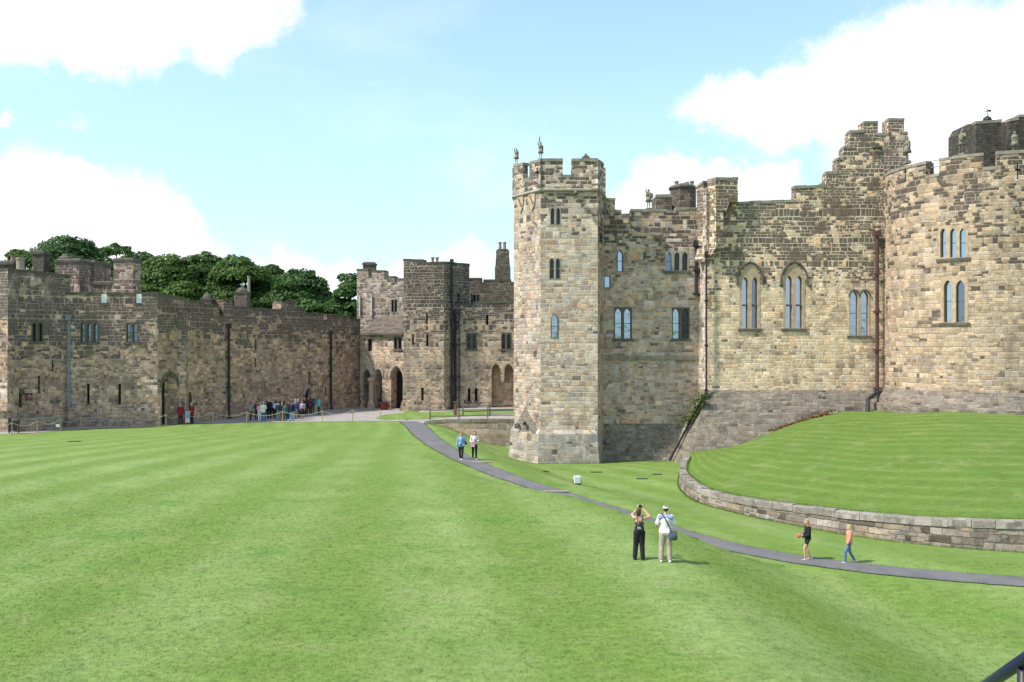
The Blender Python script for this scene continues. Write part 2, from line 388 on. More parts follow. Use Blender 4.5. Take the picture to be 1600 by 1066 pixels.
class Wall:
    """a facade with its openings; tops = skyline points left to right"""
    def __init__(s, root, S, tops, zb, mat, thick=1.0, w0=0.0, coping='coping', mit=(0, 0), name='wall', bottoms=None, copt=.17):
        s.root, s.S, s.mat, s.thick, s.w0, s.mit, s.name, s.copm, s.copt = root, S, mat, thick, w0, mit, name, coping, copt
        s.top = [S.px(*t) for t in tops]
        ua, ub = s.top[0][0], s.top[-1][0]
        s.poly = [(ua, zb), (ub, zb)] if bottoms is None else [S.px(*t) for t in bottoms]
        s.poly = s.poly + s.top[::-1]
        s.holes = []
    def lt(s, x0, x1, y0, y1, shape='lancet'):
        (u0, za), (u1, zb_) = s.S.px(x0, y1), s.S.px(x1, y1); zt = s.S.px((x0 + x1) / 2, y0)[1]; z0 = s.S.px((x0 + x1) / 2, y1)[1]
        return lancet(u0, u1, z0, zt) if shape == 'lancet' else rect(u0, u1, z0, zt)
    def window(s, lights, shape='lancet', panes='glass', surround='dress', margin=.1, frame='rect', sill=None, hood=None, bars=True, rec=.2, label=None, transom=None, pointed=None):
        L = [s.lt(*l, shape) for l in lights]
        us = [p[0] for l in L for p in l]; zs = [p[1] for l in L for p in l]
        u0, u1, z0, z1 = min(us) - margin, max(us) + margin, min(zs) - .03, max(zs) + margin
        if pointed: zt = s.S.px((lights[0][0] + lights[-1][1]) / 2, pointed)[1]; out = lancet(u0, u1, z0, zt, 7)
        elif frame == 'rect' or len(L) > 1: out = rect(u0, u1, z0, z1)
        else: out = lancet(u0, u1, z0, z1 + margin * .3)
        s.holes.append(out)
        mb = MB(); prism(mb, s.S, out, s.w0 - .02, s.w0 + rec, L)
        o = mb.build('window', M[surround], s.root)
        if label: o['label'] = label
        for i, l in enumerate(L):
            pm = panes[i] if isinstance(panes, (list, tuple)) else panes
            c = (sum(p[0] for p in l) / len(l), sum(p[1] for p in l) / len(l))
            mb = MB(); prism(mb, s.S, grow(l, c, 1.06), s.w0 + rec + .002, s.w0 + rec + .04); q = mb.build('pane', M[pm], o)
        if bars:
            mb = MB()
            for l in L:
                a, b = min(p[0] for p in l), max(p[0] for p in l); c0, c1 = min(p[1] for p in l), max(p[1] for p in l)
                zc = lerp(c0, c1, .5)
                prism(mb, s.S, rect(a, b, zc - .022, zc + .022), s.w0 + rec - .04, s.w0 + rec)
                for uu in (a, b - .03): prism(mb, s.S, rect(uu, uu + .03, c0, c1 - (b - a) * .8), s.w0 + rec - .04, s.w0 + rec)
            mb.build('glazing_bar', M['bar'], o)
        if transom:
            zc = s.S.px(lights[0][0], transom)[1]
            mb = MB(); prism(mb, s.S, rect(u0 + margin, u1 - margin, zc - .06, zc + .06), s.w0 + .03, s.w0 + rec - .045); mb.build('transom', M['dress_dark'], o)
        if sill:
            mb = MB(); prism(mb, s.S, rect(u0 - .12, u1 + .12, z0 - .19, z0 - .003), s.w0 - .1, s.w0 + .25); mb.build('sill', M[sill], o)
        if hood == 'pointed':
            mb = MB(); zs_ = out[2][1]; g = .16
            lo = [(p[0] + (g if p[0] > (u0 + u1) / 2 + .01 else -g if p[0] < (u0 + u1) / 2 - .01 else 0), p[1] + (g if i not in (0, 1) else 0)) for i, p in enumerate(out)]
            arc = lo[2:]; arc = [(arc[0][0], arc[0][1] - .35)] + arc + [(arc[-1][0], arc[-1][1] - .35)]
            mb.tube([s.S.map(p[0], s.w0 - .06, p[1]) for p in arc], .085, 6); mb.build('hood_mould', M['dress_dark'], o)
        if hood == 'each':
            mb = MB()
            for l in L:
                c = (l[0][0] + l[1][0]) / 2; g = .1
                arc = [(p[0] + (g if p[0] > c + .01 else -g if p[0] < c - .01 else 0), p[1] + g) for p in l[2:]]
                mb.tube([s.S.map(p[0], s.w0 - .04, p[1]) for p in arc], .06, 6)
            mb.build('hood_mould', M['dress_dark'], o)
        return o
    def slit(s, x0, x1, y0, y1, shape='rect', depth=.35, mat='dark', name='arrow_slit', sill=False, label=None):
        l = s.lt(x0, x1, y0, y1, shape); s.holes.append(l)
        c = (sum(p[0] for p in l) / len(l), sum(p[1] for p in l) / len(l))
        mb = MB(); prism(mb, s.S, grow(l, c, 1.05), s.w0 + depth, s.w0 + depth + .05)
        o = mb.build(name, M[mat], s.root)
        if label: o['label'] = label
        if sill:
            u0, u1, z0 = l[0][0], l[1][0], l[0][1]
            mb = MB(); prism(mb, s.S, rect(u0 - .1, u1 + .1, z0 - .2, z0 - .003), s.w0 - .07, s.w0 + .2); mb.build('sill', M['dress_dark'], o)
        return o
    def arch(s, x0, x1, y0, y1, depth=.9, mat='dark', name='doorway', ring=True, ringmat='dress'):
        l = s.lt(x0, x1, y0, y1); s.holes.append(l)
        c = (sum(p[0] for p in l) / len(l), sum(p[1] for p in l) / len(l))
        mb = MB(); prism(mb, s.S, grow(l, c, 1.04), s.w0 + depth, s.w0 + depth + .08); o = mb.build(name, M[mat], s.root)
        if ring:
            mb = MB(); cu = (l[0][0] + l[1][0]) / 2; g = .13
            arc = [(p[0] + (g if p[0] > cu + .01 else -g if p[0] < cu - .01 else 0), p[1] + g) for p in l[2:]]
            mb.tube([s.S.map(p[0], s.w0 - .02, p[1]) for p in arc], .12, 6); mb.build('arch_ring', M[ringmat], o)
        return o
    def custom_hole(s, pts): h = [s.S.px(*p) for p in pts]; s.holes.append(h); return h
    def done(s):
        mb = MB(); prism(mb, s.S, s.poly, s.w0, s.w0 + s.thick, s.holes, s.mit); o = mb.build(s.name, s.mat, s.root)
        if s.copm:
            for (a, b) in zip(s.top, s.top[1:]):
                du = b[0] - a[0]
                if du > .12 and abs(b[1] - a[1]) < .5 * du:
                    x = a[0] - .04; mb = MB()
                    while x < b[0] + .03:                 # separate coping stones
                        e = min(b[0] + .04, x + R.uniform(.6, 1.15))
                        if b[0] + .04 - e < .25: e = b[0] + .04
                        za = lerp(a[1], b[1], (x - a[0]) / du); zb = lerp(a[1], b[1], (e - a[0]) / du); j = R.uniform(-.02, .03)
                        prism(mb, s.S, [(x, za - s.copt), (e - .012, zb - s.copt), (e - .012, zb + .03 + j), (x, za + .03 + j)], s.w0 - .035 + R.uniform(-.015, .015), s.w0 + min(s.thick, .6) + .05)
                        x = e
                    mb.build('coping', M[s.copm], s.root)
        return o
def pipe(root, pts, r, mat, brackets=True, name='drainpipe'):
    mb = MB(); mb.tube(pts, r, 8)
    if brackets:
        a, b = Vector(pts[0]), Vector(pts[-1] if len(pts) == 2 else pts[1]); n = max(2, int((a - b).length / 2.6))
        for i in range(n + 1):
            p = a.lerp(b, (i + .03) / (n + .06)); mb.box(p, (r * 3.4, r * 3.0, .16))
    mb.box(Vector(pts[0]) + Vector((0, .02, .1)), (r * 3.6, r * 3, .3), 0, .9)
    return mb.build(name, M[mat], root)
def bodybox(root, S, u0, u1, w0, w1, z0, z1, mat, name='rear_block'):
    mb = MB(); prism(mb, S, rect(u0, u1, z0, z1), w0, w1); return mb.build(name, mat, root)
def stack(name, px0, px1, Y, pyt, zb, mat, label, depth=1.6, pots=(), rz=0.0, cap=True, cat='chimney'):
    a, b = at(px0, Y), at(px1, Y); w = b.x - a.x; zt = at(0, Y, pyt).z
    r = empty(name, ((a.x + b.x) / 2, Y + depth / 2, zb), label, cat); c = r.location
    mb = MB(); mb.box((c.x, c.y, (zb + zt) / 2), (w, depth, zt - zb), rz)
    mb.build('shaft', mat, r)
    if cap:
        mb = MB(); mb.box((c.x, c.y, zt - .12), (w + .18, depth + .18, .2), rz); mb.box((c.x, c.y, zt + .06), (w + .04, depth + .04, .16), rz, .85); mb.build('cap', M['coping_dark'], r)
    for ppx, ptop, pm in pots:
        x = at(ppx, Y).x; zp = at(0, Y, ptop).z; mb = MB()
        mb.lathe((x, c.y, zt + .1), [(.02, 0), (.2, 0), (.17, .1), (.14, (zp - zt) * .5), (.13, (zp - zt) - .2), (.19, (zp - zt) - .16), (.19, (zp - zt) - .08), (.12, (zp - zt) - .07), (.12, (zp - zt) - .3), (.01, (zp - zt) - .31)], 12)
        mb.build('chimney_pot', M[pm], r)
    return r

#=================================================================== ground
PATHPX = [(640,659,0,.95), (649,665,0,.95), (668,684,-.02,.85), (700,705,-.05,.75), (735,722,-.12,.72), (800,748,-.42,.68), (866,769,-.72,.66), (930,789,-.95,.66), (975,803,-1.05,.66), (1060,832,-1.1,.66), (1150,856,-1.12,.68), (1260,876,-1.15,.68), (1400,893,-1.15,.7), (1600,909,-1.15,.72), (1900,926,-1.15,.72), (2600,955,-1.15,.72)]
PW = [(gp(a, b, z), hw) for a, b, z, hw in PATHPX]
# resample smoothly
def catmull(P, n=8):
    out = []
    for i in range(len(P) - 1):
        p0, p1, p2, p3 = P[max(i - 1, 0)], P[i], P[i + 1], P[min(i + 2, len(P) - 1)]
        for k in range(n):
            t = k / n
            out.append(.5 * ((2 * p1) + (p2 - p0) * t + (2 * p0 - 5 * p1 + 4 * p2 - p3) * t * t + (3 * p1 - p0 - 3 * p2 + p3) * t ** 3))
    out.append(P[-1].copy()); return out
PC = catmull([Vector((p.x, p.y, p.z, hw)) for p, hw in PW], 6)
def pathinfo(x, y):
    best = None
    for i in range(len(PC) - 1):
        a, b = PC[i], PC[i + 1]; dx, dy = b.x - a.x, b.y - a.y
        t = ((x - a.x) * dx + (y - a.y) * dy) / (dx * dx + dy * dy); t = max(0, min(1, t))
        ex, ey = x - a.x - dx * t, y - a.y - dy * t; d = ex * ex + ey * ey
        if best is None or d < best[0]:
            best = (d, i, t, dx * ey - dy * ex)
    d, i, t, s = best; a, b = PC[i], PC[i + 1]
    return math.sqrt(d), lerp(a.z, b.z, t), lerp(a.w, b.w, t), s, (i + t) / len(PC)
WALLY = 76.0
def ground_h(x, y):
    if y > 77.4 or (y < 0 and x < 0): d = 99; pz = 0; hw = 1; s = -1; f = 0
    elif x < -25: d = 99; pz = 0; hw = 1; s = -1; f = 0
    else: d, pz, hw, s, f = pathinfo(x, y)
    if y > WALLY + .25 and x > -8.4: return -1.9
    if s > 0 and y <= 77.4:      # valley side, left of travel direction
        v = -1.62 - .28 * sm(60, 67, y)
        return lerp(pz, v, sm(hw + .15, 7.5 + 3 * sm(.3, .6, f), d)) - .02
    Wd = lerp(3.2, 5.5, sm(.66, .85, f)) - .35 * sm(.42, .52, f) * sm(.74, .64, f); base = -1.45 * sm(4.6, 12.5, x) * sm(46, 36, y) + .04 * sm(34, 38, y) * sm(4, 6, x) * sm(46, 42, y)
    if d > 50: base = 0
    return lerp(pz, base, sm(hw + .1, Wd, d)) - .02 * (1 - sm(.5, 3, d)) + .05 * noise.noise(Vector((x * .06, y * .06, 0))) * sm(2, 8, d) * (1 if y < 70 else 0)
def axis(dense0, dense1, step, far):
    a = []; v = dense0
    while v <= dense1: a.append(v); v += step
    lo = [dense0 - d for d in (2, 6, 15, 40, 100, 300, far)][::-1]; hi = [a[-1] + d for d in (2, 6, 15, 40, 100, 300, far)]
    return lo + a + hi
gx, gy = axis(-44, 40, .7, 2500), axis(8, 80, .6, 2500)
def grassmat(name, stripes, base=(.144,.222,.05), light=(.22,.304,.108)):
    m, t, b = newmat(name)
    g = t.N.new('ShaderNodeNewGeometry').outputs['Position']; p = t.sep(g)
    warp = t.noise(g, .05, 2)
    if stripes == 'lawn':
        dy = t.m('SUBTRACT', p[1], 45.0); fac = t.m('MAXIMUM', t.m('SUBTRACT', 1.0, t.m('MULTIPLY', dy, .0228)), .38)
        cc = t.m('DIVIDE', t.m('ADD', p[0], t.m('MULTIPLY', dy, .24)), fac)
        ph = t.m('ADD', t.m('MULTIPLY', cc, 2 * PI / 4.6), t.m('MULTIPLY', t.noise(g, .07, 3), 3.2))
        amp = t.mr(t.noise(g, .05, 2), .3, .65, .35, 1.1)
        s = t.m('MULTIPLY', t.mr(t.m('SINE', ph), -.9, .9), t.m('MULTIPLY', amp, t.mr(p[1], 40, 70, .8, .5)))
    elif stripes == 'mound':
        uv = t.sep(t.N.new('ShaderNodeUVMap').outputs[0])
        s = t.m('MULTIPLY', t.mr(t.m('SINE', t.m('ADD', t.m('MULTIPLY', uv[1], 2 * PI / 1.5), t.m('MULTIPLY', warp, 4))), -.3, .9), .55)
    sc = t.node('ShaderNodeMapping', {'Vector': g, 'Scale': (1, 2.0, 1)}).outputs[0]
    n1 = t.noise(g, .35, 4, .6); n2 = t.noise(sc, 2.2, 5, .65); n3 = t.noise(g, 14.0, 4, .75); n4 = t.noise(g, 60.0, 2, .8)
    c = t.mix(s, base, light)
    c = t.mix(t.mr(n1, .3, .7, 0, .5), c, (base[0] * .8, base[1] * .86, base[2] * .8))
    v = t.m('MULTIPLY', t.mr(n2, .2, .8, .72, 1.28, False), t.mr(n3, .2, .8, .72, 1.28, False))
    v = t.m('MULTIPLY', v, t.mr(n4, .2, .8, .75, 1.25, False))
    c = t.mix(1.0, c, t.node('ShaderNodeCombineColor', {0: v, 1: v, 2: v}).outputs[0], 'MULTIPLY')
    dry = t.m('MULTIPLY', t.mr(t.noise(g, .55, 5, .7), .5, .72, 0, .5), t.mr(n3, .35, .6))
    c = t.mix(dry, c, (.3, .3, .15))
    vo = t.N.new('ShaderNodeTexVoronoi'); vo.inputs['Scale'].default_value = 3.2; t.L.new(g, vo.inputs['Vector'])
    dz = t.m('MULTIPLY', t.m('LESS_THAN', vo.outputs['Distance'], .06), t.m('MULTIPLY', t.m('GREATER_THAN', t.sep(vo.outputs['Color'])[0], .55), t.m('GREATER_THAN', t.noise(g, .3, 3, .6), .6)))
    c = t.mix(t.m('MULTIPLY', dz, .8), c, (.8, .8, .75))
    lush = t.mr(t.noise(g, .45, 5, .65), .52, .7, 0, .5); c = t.mix(lush, c, (.08, .17, .03))
    t.put(b.inputs['Base Color'], c); b.inputs['Roughness'].default_value = .85; b.inputs['Specular IOR Level'].default_value = .15
    t.put(b.inputs['Normal'], t.bump(t.m('ADD', t.m('MULTIPLY', n3, .6), n4), .5, .03))
    return m
M['lawn'] = grassmat('mown_lawn', 'lawn'); M['mound'] = grassmat('mown_mound', 'mound', (.103,.168,.032), (.155,.218,.058))
mb = MB(); rows = [[(x, y, ground_h(x, y)) for x in gx] for y in gy]
mb.quadgrid(rows, [[(p[0], p[1]) for p in r] for r in rows])
tag(mb.build('lawn', M['lawn'], smooth=True), kind='structure')

def asphalt(name, col, gsc=30):
    m, t, b = newmat(name)
    g = t.N.new('ShaderNodeNewGeometry').outputs['Position']
    v = t.m('MULTIPLY', t.mr(t.noise(g, .8, 6, .7), .25, .75, .72, 1.28, False), t.mr(t.noise(g, gsc, 3, .8), .2, .8, .75, 1.25, False))
    c = t.mix(1.0, col, t.node('ShaderNodeCombineColor', {0: v, 1: v, 2: v}).outputs[0], 'MULTIPLY')
    t.put(b.inputs['Base Color'], c); b.inputs['Roughness'].default_value = .9; b.inputs['Specular IOR Level'].default_value = .2
    t.put(b.inputs['Normal'], t.bump(t.noise(g, 40, 3, .7), .4, .02)); return m
M['path'] = asphalt('path_asphalt', (.135,.132,.142)); M['court'] = asphalt('pale_gravel', (.3,.275,.265), 12)
PC2 = []
for a, b in zip(PC, PC[1:]):
    n_ = max(1, int((b - a).length / .35))
    for k in range(n_): PC2.append(a.lerp(b, k / n_))
PC2.append(PC[-1])
mb = MB(); L_, R_, C_, uvs = [], [], [], []
for i, p in enumerate(PC2):
    a, b = PC2[max(i - 2, 0)], PC2[min(i + 2, len(PC2) - 1)]; d = Vector((b.x - a.x, b.y - a.y)).normalized(); n = Vector((-d.y, d.x))
    hw = p.w * .95 + .07 * noise.noise(Vector((i * .9, 0, 0))) + .05 * noise.noise(Vector((i * .23, 5, 0)))
    L_.append((p.x + n.x * hw, p.y + n.y * hw, p.z + .012)); C_.append((p.x, p.y, p.z + .035)); R_.append((p.x - n.x * hw, p.y - n.y * hw, p.z + .012))
mb.quadgrid([R_, C_, L_]); tag(mb.build('path', M['path'], smooth=True), kind='structure')
# edge stones of the shallow steps on the path
for (x0, x1, y, z, lab) in ((737, 768, 723.5, -.17, 'stone edge of the shallow path step near the two walkers'), (848, 887, 769.5, -.72, 'stone edge of the shallow path step left of the white floodlight')):
    a, b = gp(x0, y, z), gp(x1, y, z); mb = MB(); c = (a + b) / 2; mb.box((c.x, c.y, c.z + .02), ((b - a).length, .14, .14)); mb.box((c.x, c.y - .09, c.z + .045), ((b - a).length * .98, .05, .03))
    tag(mb.build('step_edge', M['dress_grey']), lab, 'step', 'step edges across the path')
# forecourt (left, z ~0) and upper court right with the grass strip
edge = [(-60,684), (0,679), (60,676), (100,672.5), (160,669), (206,668), (260,664), (300,662), (380,660.5), (504,659), (594,658), (636,658.6)]
E1 = [gp(a, b, .015) for a, b in edge]; mb = MB()
E1 = [Vector((p.x, p.y, .018)) for p in E1]
mb.quadgrid([E1, [Vector((lerp(p.x, -20, .3), 100, .018)) for p in E1]])
E2 = [Vector((x, WALLY + .1 if x > -8 else 77.0, .018 + .2 * sm(-7.0, -4.5, x))) for x in (-9.2, -8, -7, -6, -5, -2, 2, 6)]
mb.quadgrid([[Vector((p.x, yy, p.z)) for p in E2] for yy in (77.0, 78, 79, 80, 84, 92)])
E3 = [Vector((x, WALLY + .05, .018 + .2 * sm(-7.0, -4.5, x))) for x in (-8.2, -7, -6, -5, -2, 2, 6)]
mb.quadgrid([E3, [Vector((p.x, 77.0, p.z)) for p in E3]])
tag(mb.build('forecourt', M['court'], smooth=True), kind='structure')
def court_z(x): return .018 + .2 * sm(-7.0, -4.5, x)
def pl(P, x):
    for (x0, y0), (x1, y1) in zip(P, P[1:]):
        if x <= x1: return lerp(y0, y1, max(0, (x - x0) / (x1 - x0)))
    return P[-1][1]
gt = [(586,652), (592,649.5), (600,647), (640,643.5), (720,642), (806,642)]; gb_ = [(586,652.3), (590,653.8), (600,654.5), (640,654.2), (700,652.5), (806,648)]
rows = [[], [], [], []]
for i in range(56):
    px = 586 + 220 * i / 55
    for k in range(4):
        p = gp(px, lerp(pl(gb_, px), pl(gt, px), k / 3), .1); rows[k].append(Vector((p.x, p.y, court_z(p.x) + .016)))
mb = MB(); mb.quadgrid(rows); tag(mb.build('grass_strip', M['lawn']), kind='structure')
# drain slots in the grass
for k, (px, py, z, w) in enumerate(((116,690,0,.9), (848,733.5,-1.3,.8), (932,738.5,-1.66,.8), (1003,749,-1.66,.7), (1027,742,-1.66,.6))):
    c = gp(px, py, z); c.z = ground_h(c.x, c.y); mb = MB(); mb.box((c.x, c.y, c.z + .012), (w, .3, .03)); 
    for q in range(5): mb.box((c.x + (q - 2) * w / 5.5, c.y, c.z + .03), (.03, .26, .015))
    tag(mb.build('drain_cover', M['pipe_dark']), ['dark drain slot alone on the far left lawn', 'dark drain slot in the grass straight below the octagonal tower\'s left edge', 'dark drain slot in the grass near the tower\'s right corner', 'dark drain slot in the hollow, nearest the camera of the right-hand pair', 'dark drain slot in the hollow, closest to the curved retaining wall'][k], 'drain', 'drain slots in the grass')

#=================================================================== left gatehouse
r = empty('gatehouse_tower', at(60, 71), 'dark stone tower at the far left with twin lancets and a small arched opening', 'tower')
S = Plane(at(12, 69.5), at(108, 73.2))
w = Wall(r, S, [(12,420), (40,422), (80,427), (110,431)], -.3, M['west'], 1.4, coping='coping_dark')
w.window([(50.5,56,505,533), (60,66,504,533)], panes='glassd', surround='dress_dark', margin=.08, sill='dress_dark', bars=False)
w.slit(81, 84, 563, 581); w.slit(59.5, 63, 588, 614, mat='door'); w.arch(24, 34.5, 611, 637, .5, ringmat='dress_dark', name='arched_opening')
w.done(); bodybox(r, S, .2, S.len - .1, 1.4, 8, -.3, 11.4, M['west'])
S2 = Plane(at(-90, 71.2), at(12.3, 68.9))
w = Wall(r, S2, [(-90,419), (12.3,420)], -.3, M['west'], 1.0, coping='coping_dark', name='buttress'); w.done()
mb = MB(); u1 = S2.px(12.3, 530)
prism(mb, S2, [(u1[0] - 9, u1[1] - 5.5), (u1[0] + .35, u1[1] - 5.5), (u1[0] + .35, u1[1] - .5), (u1[0] - .1, u1[1]), (u1[0] - 9, u1[1])], -.35, .2); mb.build('buttress_foot', M['west'], r)
pipe(r, [S.map(*([S.px(106,497)[0], -.2, S.px(106,497)[1]])), S.map(S.px(106,668)[0], -.2, .05)], .13, 'pipe_grey')
# sign
a, b = S.px(40.3, 626), S.px(50.2, 614); mb = MB(); prism(mb, S, rect(a[0], b[0], a[1], b[1]), -.08, -.03)
sg = mb.build('sign', M['maroon']); tag(sg, 'small square maroon sign with white lettering on the far-left tower', 'sign')
def text(s, size, S_, u, z, w_, mat, parent, spacing=1.0):
    c = bpy.data.curves.new('lettering', 'FONT'); c.body = s; c.size = size; c.align_x = 'CENTER'; c.extrude = .004
    o = bpy.data.objects.new('lettering', c); COL.objects.link(o); bpy.context.view_layer.update()
    me = bpy.data.meshes.new_from_object(o.evaluated_get(bpy.context.evaluated_depsgraph_get())); bpy.data.objects.remove(o)
    off = world_loc(parent)
    for v in me.vertices: v.co = S_.map(u + v.co.x, w_ - v.co.z, z + v.co.y) - off
    me.materials.clear(); me.materials.append(mat); q = bpy.data.objects.new('lettering', me); COL.objects.link(q); q.parent = parent
um, zm = (a[0] + b[0]) / 2, (a[1] + b[1]) / 2
text('Toilets', .15, S, um, zm + .0, -.086, M['white'], sg); text('W C', .15, S, um, zm - .2, -.086, M['white'], sg)
mb = MB(); mb.face([S.map(um - .04, -.088, zm + .18), S.map(um + .04, -.088, zm + .18), S.map(um, -.088, zm + .25)]); mb.build('arrow', M['white'], sg)

r = empty('gatehouse', at(180, 74), 'dark stone gatehouse block with a tall pointed gate arch round its corner', 'building')
S = Plane(at(105, 73.0), at(246, 74.2))
w = Wall(r, S, [(104,457.5), (156.5,457.5), (157,474), (167,474), (167.5,457.5), (211.5,457.5), (212,474), (221.5,474), (222,457.5), (246,457.5)], -.3, M['west'], 1.4, coping='coping_dark')
w.window([(127,132,505,534), (136.5,142.5,505,534), (147,152.5,505,534)], panes=['glass2','glass2','glass2'], surround='dress_dark', margin=.07, sill='dress_dark')
w.window([(198,204,505,534), (208,214.5,505,534)], panes='glass2', surround='dress_dark', margin=.07, sill='dress_dark')
w.slit(135.5, 140, 600, 631, sill=True); w.slit(184.5, 189, 600, 632, sill=True); w.done()
mb = MB(); ua, ub = S.px(108, 640)[0], S.px(246, 640)[0]; prism(mb, S, [(ua, -.3), (ub + .3, -.3), (ub + .3, 1.55), (ub, 1.75), (ua, 1.75)], -.28, 0); mb.build('plinth', M['west'], r)
for (x0, x1) in ((157.5, 166.5), (212.5, 221)):
    mb = MB(); 
    for y0, y1, w_ in ((459.5, 474, .08), (465.8, 467.0, .05)):
        (a, z1), (b, _), z0 = S.px(x0, y0), S.px(x1, y0), S.px(x0, y1)[1]; prism(mb, S, rect(a, b, z0, z1), w_, .12)
    mb.build('shutter', M['white'], r)
SL = Plane(at(246, 74.2), at(565, 95))
w = Wall(r, SL, [(246,457.5), (270,462), (295,468), (318,473)], -.3, M['west2'], 1.8, w0=0, coping='coping_dark', name='side_wall')
w.arch(253, 277, 584, 668, .75, ringmat='dress_dark'); w.slit(294, 300, 612, 662, 'lancet', .35, 'door', 'side_door'); w.slit(278.5, 285, 508, 543, depth=.3)
w.done(); bodybox(r, S, .4, 9, 1.4, 9, -.3, 9.6, M['west'])

r = empty('curtain_wall', at(440, 86), 'long dark curtain wall running from the gatehouse to the stone-roofed porch behind the tour group', 'wall')
w = Wall(r, SL, [(316,474), (345.5,476.5), (346,492), (352,492), (352.3,468), (366,467.5), (367,479), (393,480.5), (442,484), (443.5,471), (464,471), (465,482), (479,482.5), (480,488.5), (508.5,490), (509,501), (513.5,501), (514,491), (548,494), (549.5,498), (566,499)], -.3, M['west2'], 1.2, w0=.28, coping='coping_dark')
w.slit(401, 404.3, 530, 548); w.slit(401, 404.3, 560, 574); w.slit(485, 489, 582, 602); w.slit(529, 532, 534, 553); w.slit(485, 487.5, 530, 549); w.slit(511, 513, 605, 620)
w.arch(480, 489.5, 607, 646, .5, 'door', 'door', ringmat='dress_grey'); w.done()
bodybox(r, SL, SL.px(322, 500)[0], SL.len + 1, 1.2, 4, -.3, 7.6, M['west2'])
for px, y0 in ((359, 510), (518.5, 520)):
    u, z = SL.px(px, y0); pipe(r, [SL.map(u, .1, z), SL.map(u, .1, .05)], .11, 'pipe_dark')
mb = MB(); u0 = SL.px(320, 640)[0]; prism(mb, SL, rect(u0, SL.len, -.3, .75), .1, .28); mb.build('plinth', M['west2'], r)
def onwall(S_, px, w_, z): p = S_.map(S_.px(px, 500)[0], w_, z); return p
# small chimneys riding on the long wall
def dome_stack(px, Y, w_, zt, zb, label, pot=None, mat='west2', domed=True):
    p = at(px, Y); r = empty('chimney', (p.x, p.y, zb), label, 'chimney'); mb = MB(); mb.box((p.x, p.y, (zb + zt) / 2), (w_, w_, zt - zb)); mb.build('shaft', M[mat], r)
    mb = MB()
    mb.box((p.x, p.y, zt + .03), (w_ + .14, w_ + .14, .14))
    if domed: mb.lathe((p.x, p.y, zt + .1), [(w_ * .5, 0), (w_ * .47, .15), (w_ * .3, .35), (.12, .42), (.1, .6), (.01, .62)], 12)
    mb.build('cap', M['coping_dark'], r)
    if pot:
        for dx, h in pot: mb = MB(); mb.lathe((p.x + dx, p.y, zt + .1), [(.01, 0), (.15, 0), (.13, h - .1), (.18, h - .08), (.18, h), (.01, h)], 10); mb.build('chimney_pot', M['potpale'], r)
dome_stack(324, 80.3, .85, at(0, 80.3, 468).z, 9.3, 'little domed stone vent on the long wall beside the gatehouse')
dome_stack(378.5, 84.3, 1.15, at(0, 84.3, 458).z, 9.0, 'square domed chimney with one pale pot, highest on the long wall', pot=((.62, 1.5),))

# things on the roofs behind the gatehouse
rt = stack('turret', 86, 124, 80, 406, 9, M['west'], 'square roof turret with pyramid cap and thin aerial above the gatehouse', 4.2, cap=True, cat='turret')
c = at(104, 81.8, 404); mb = MB(); mb.lathe((c.x, c.y, c.z), [(.7, 0), (.6, .12), (.4, .22), (.35, .4), (.05, .45), (.025, .5), (.02, 1.6), (.005, 1.62)], 12); mb.build('finial', M['coping_dark'], rt)
stack('turret', 124.4, 147, 82.5, 409, 9, M['west'], 'lower half of the roof turret, dark and blank, left of the patchwork chimney', 3.5, cat='turret')
stack('chimney', 177.5, 208, 78.6, 405, 9.5, stone('patchwork_chimney', [SOOT, (.5,.42,.3), DBR, (.4,.28,.16), SOOT, DBR, PALE, SOOT], .5, .34, mortar=(.5,.46,.38), mf=.6, dark=.1, seed=20), 'broad patchwork stone chimney stack standing on the gatehouse roof', 1.7)
stack('chimney', 51, 68, 80, 393.5, 10, M['soot'], 'tall dark chimney stack left of the square roof turret', 1.2)
stack('parapet_block', 145, 178, 80.2, 441.5, 9, M['west'], 'low flat parapet block between the turret and the patchwork chimney', 1.0, cat='parapet')
stack('chimney', -20, 20, 76, 409.5, 10.5, M['soot'], 'low wide stack with a pink pot at the left edge of the photo', 1.3, pots=((13, 399, 'terracotta'),))
p = at(32, 76); r = empty('chimney_pot', (p.x, p.y, 11), 'pale round chimney pot on a small plinth, second pot from the left', 'chimney pot'); mb = MB()
zt = at(0, 76, 403).z; mb.lathe((p.x, p.y, 11), [(.5, 0), (.5, zt - 12), (.32, zt - 11.95), (.3, zt - 11.2), (.36, zt - 11.15), (.36, zt - 11), (.01, zt - 10.98)], 12); mb.build('pot', M['potpale'], r)

#=================================================================== middle buildings
r = empty('porch', at(598, 93), 'low stone-roofed porch with two pointed arches and a big dark archway', 'porch')
S = Plane(at(563, 94.2), at(632, 91.5))
w = Wall(r, S, [(563,520), (632,521)], -.3, M['mid'], 2.6, coping=None)
w.window([(616,620.3,527,545), (622.5,627,527,545)], panes='glassd', surround='dress_dark', margin=.06, sill='dress_dark', bars=False)
w.slit(574, 581, 530, 549, depth=.25)
w.arch(567.5, 578.5, 577.5, 643, 1.1, 'door', 'archway', ringmat='dress_grey'); w.arch(586.4, 597, 577.5, 643, 1.1, 'door', 'archway', ringmat='dress_grey'); w.arch(611, 629.5, 573, 645, 1.0, 'dark', 'doorway', ringmat='dress_grey')
w.done()
mb = MB(); a = S.px(584, 600); 
c = S.map(S.px(582.5, 600)[0], -.25, 0); mb.lathe((c.x, c.y, 0), [(.45, 0), (.45, .35), (.28, .8), (.26, 2.7), (.4, 2.9), (.4, 3.1), (.28, 3.2)], 12); mb.build('pillar', M['dress'], r)
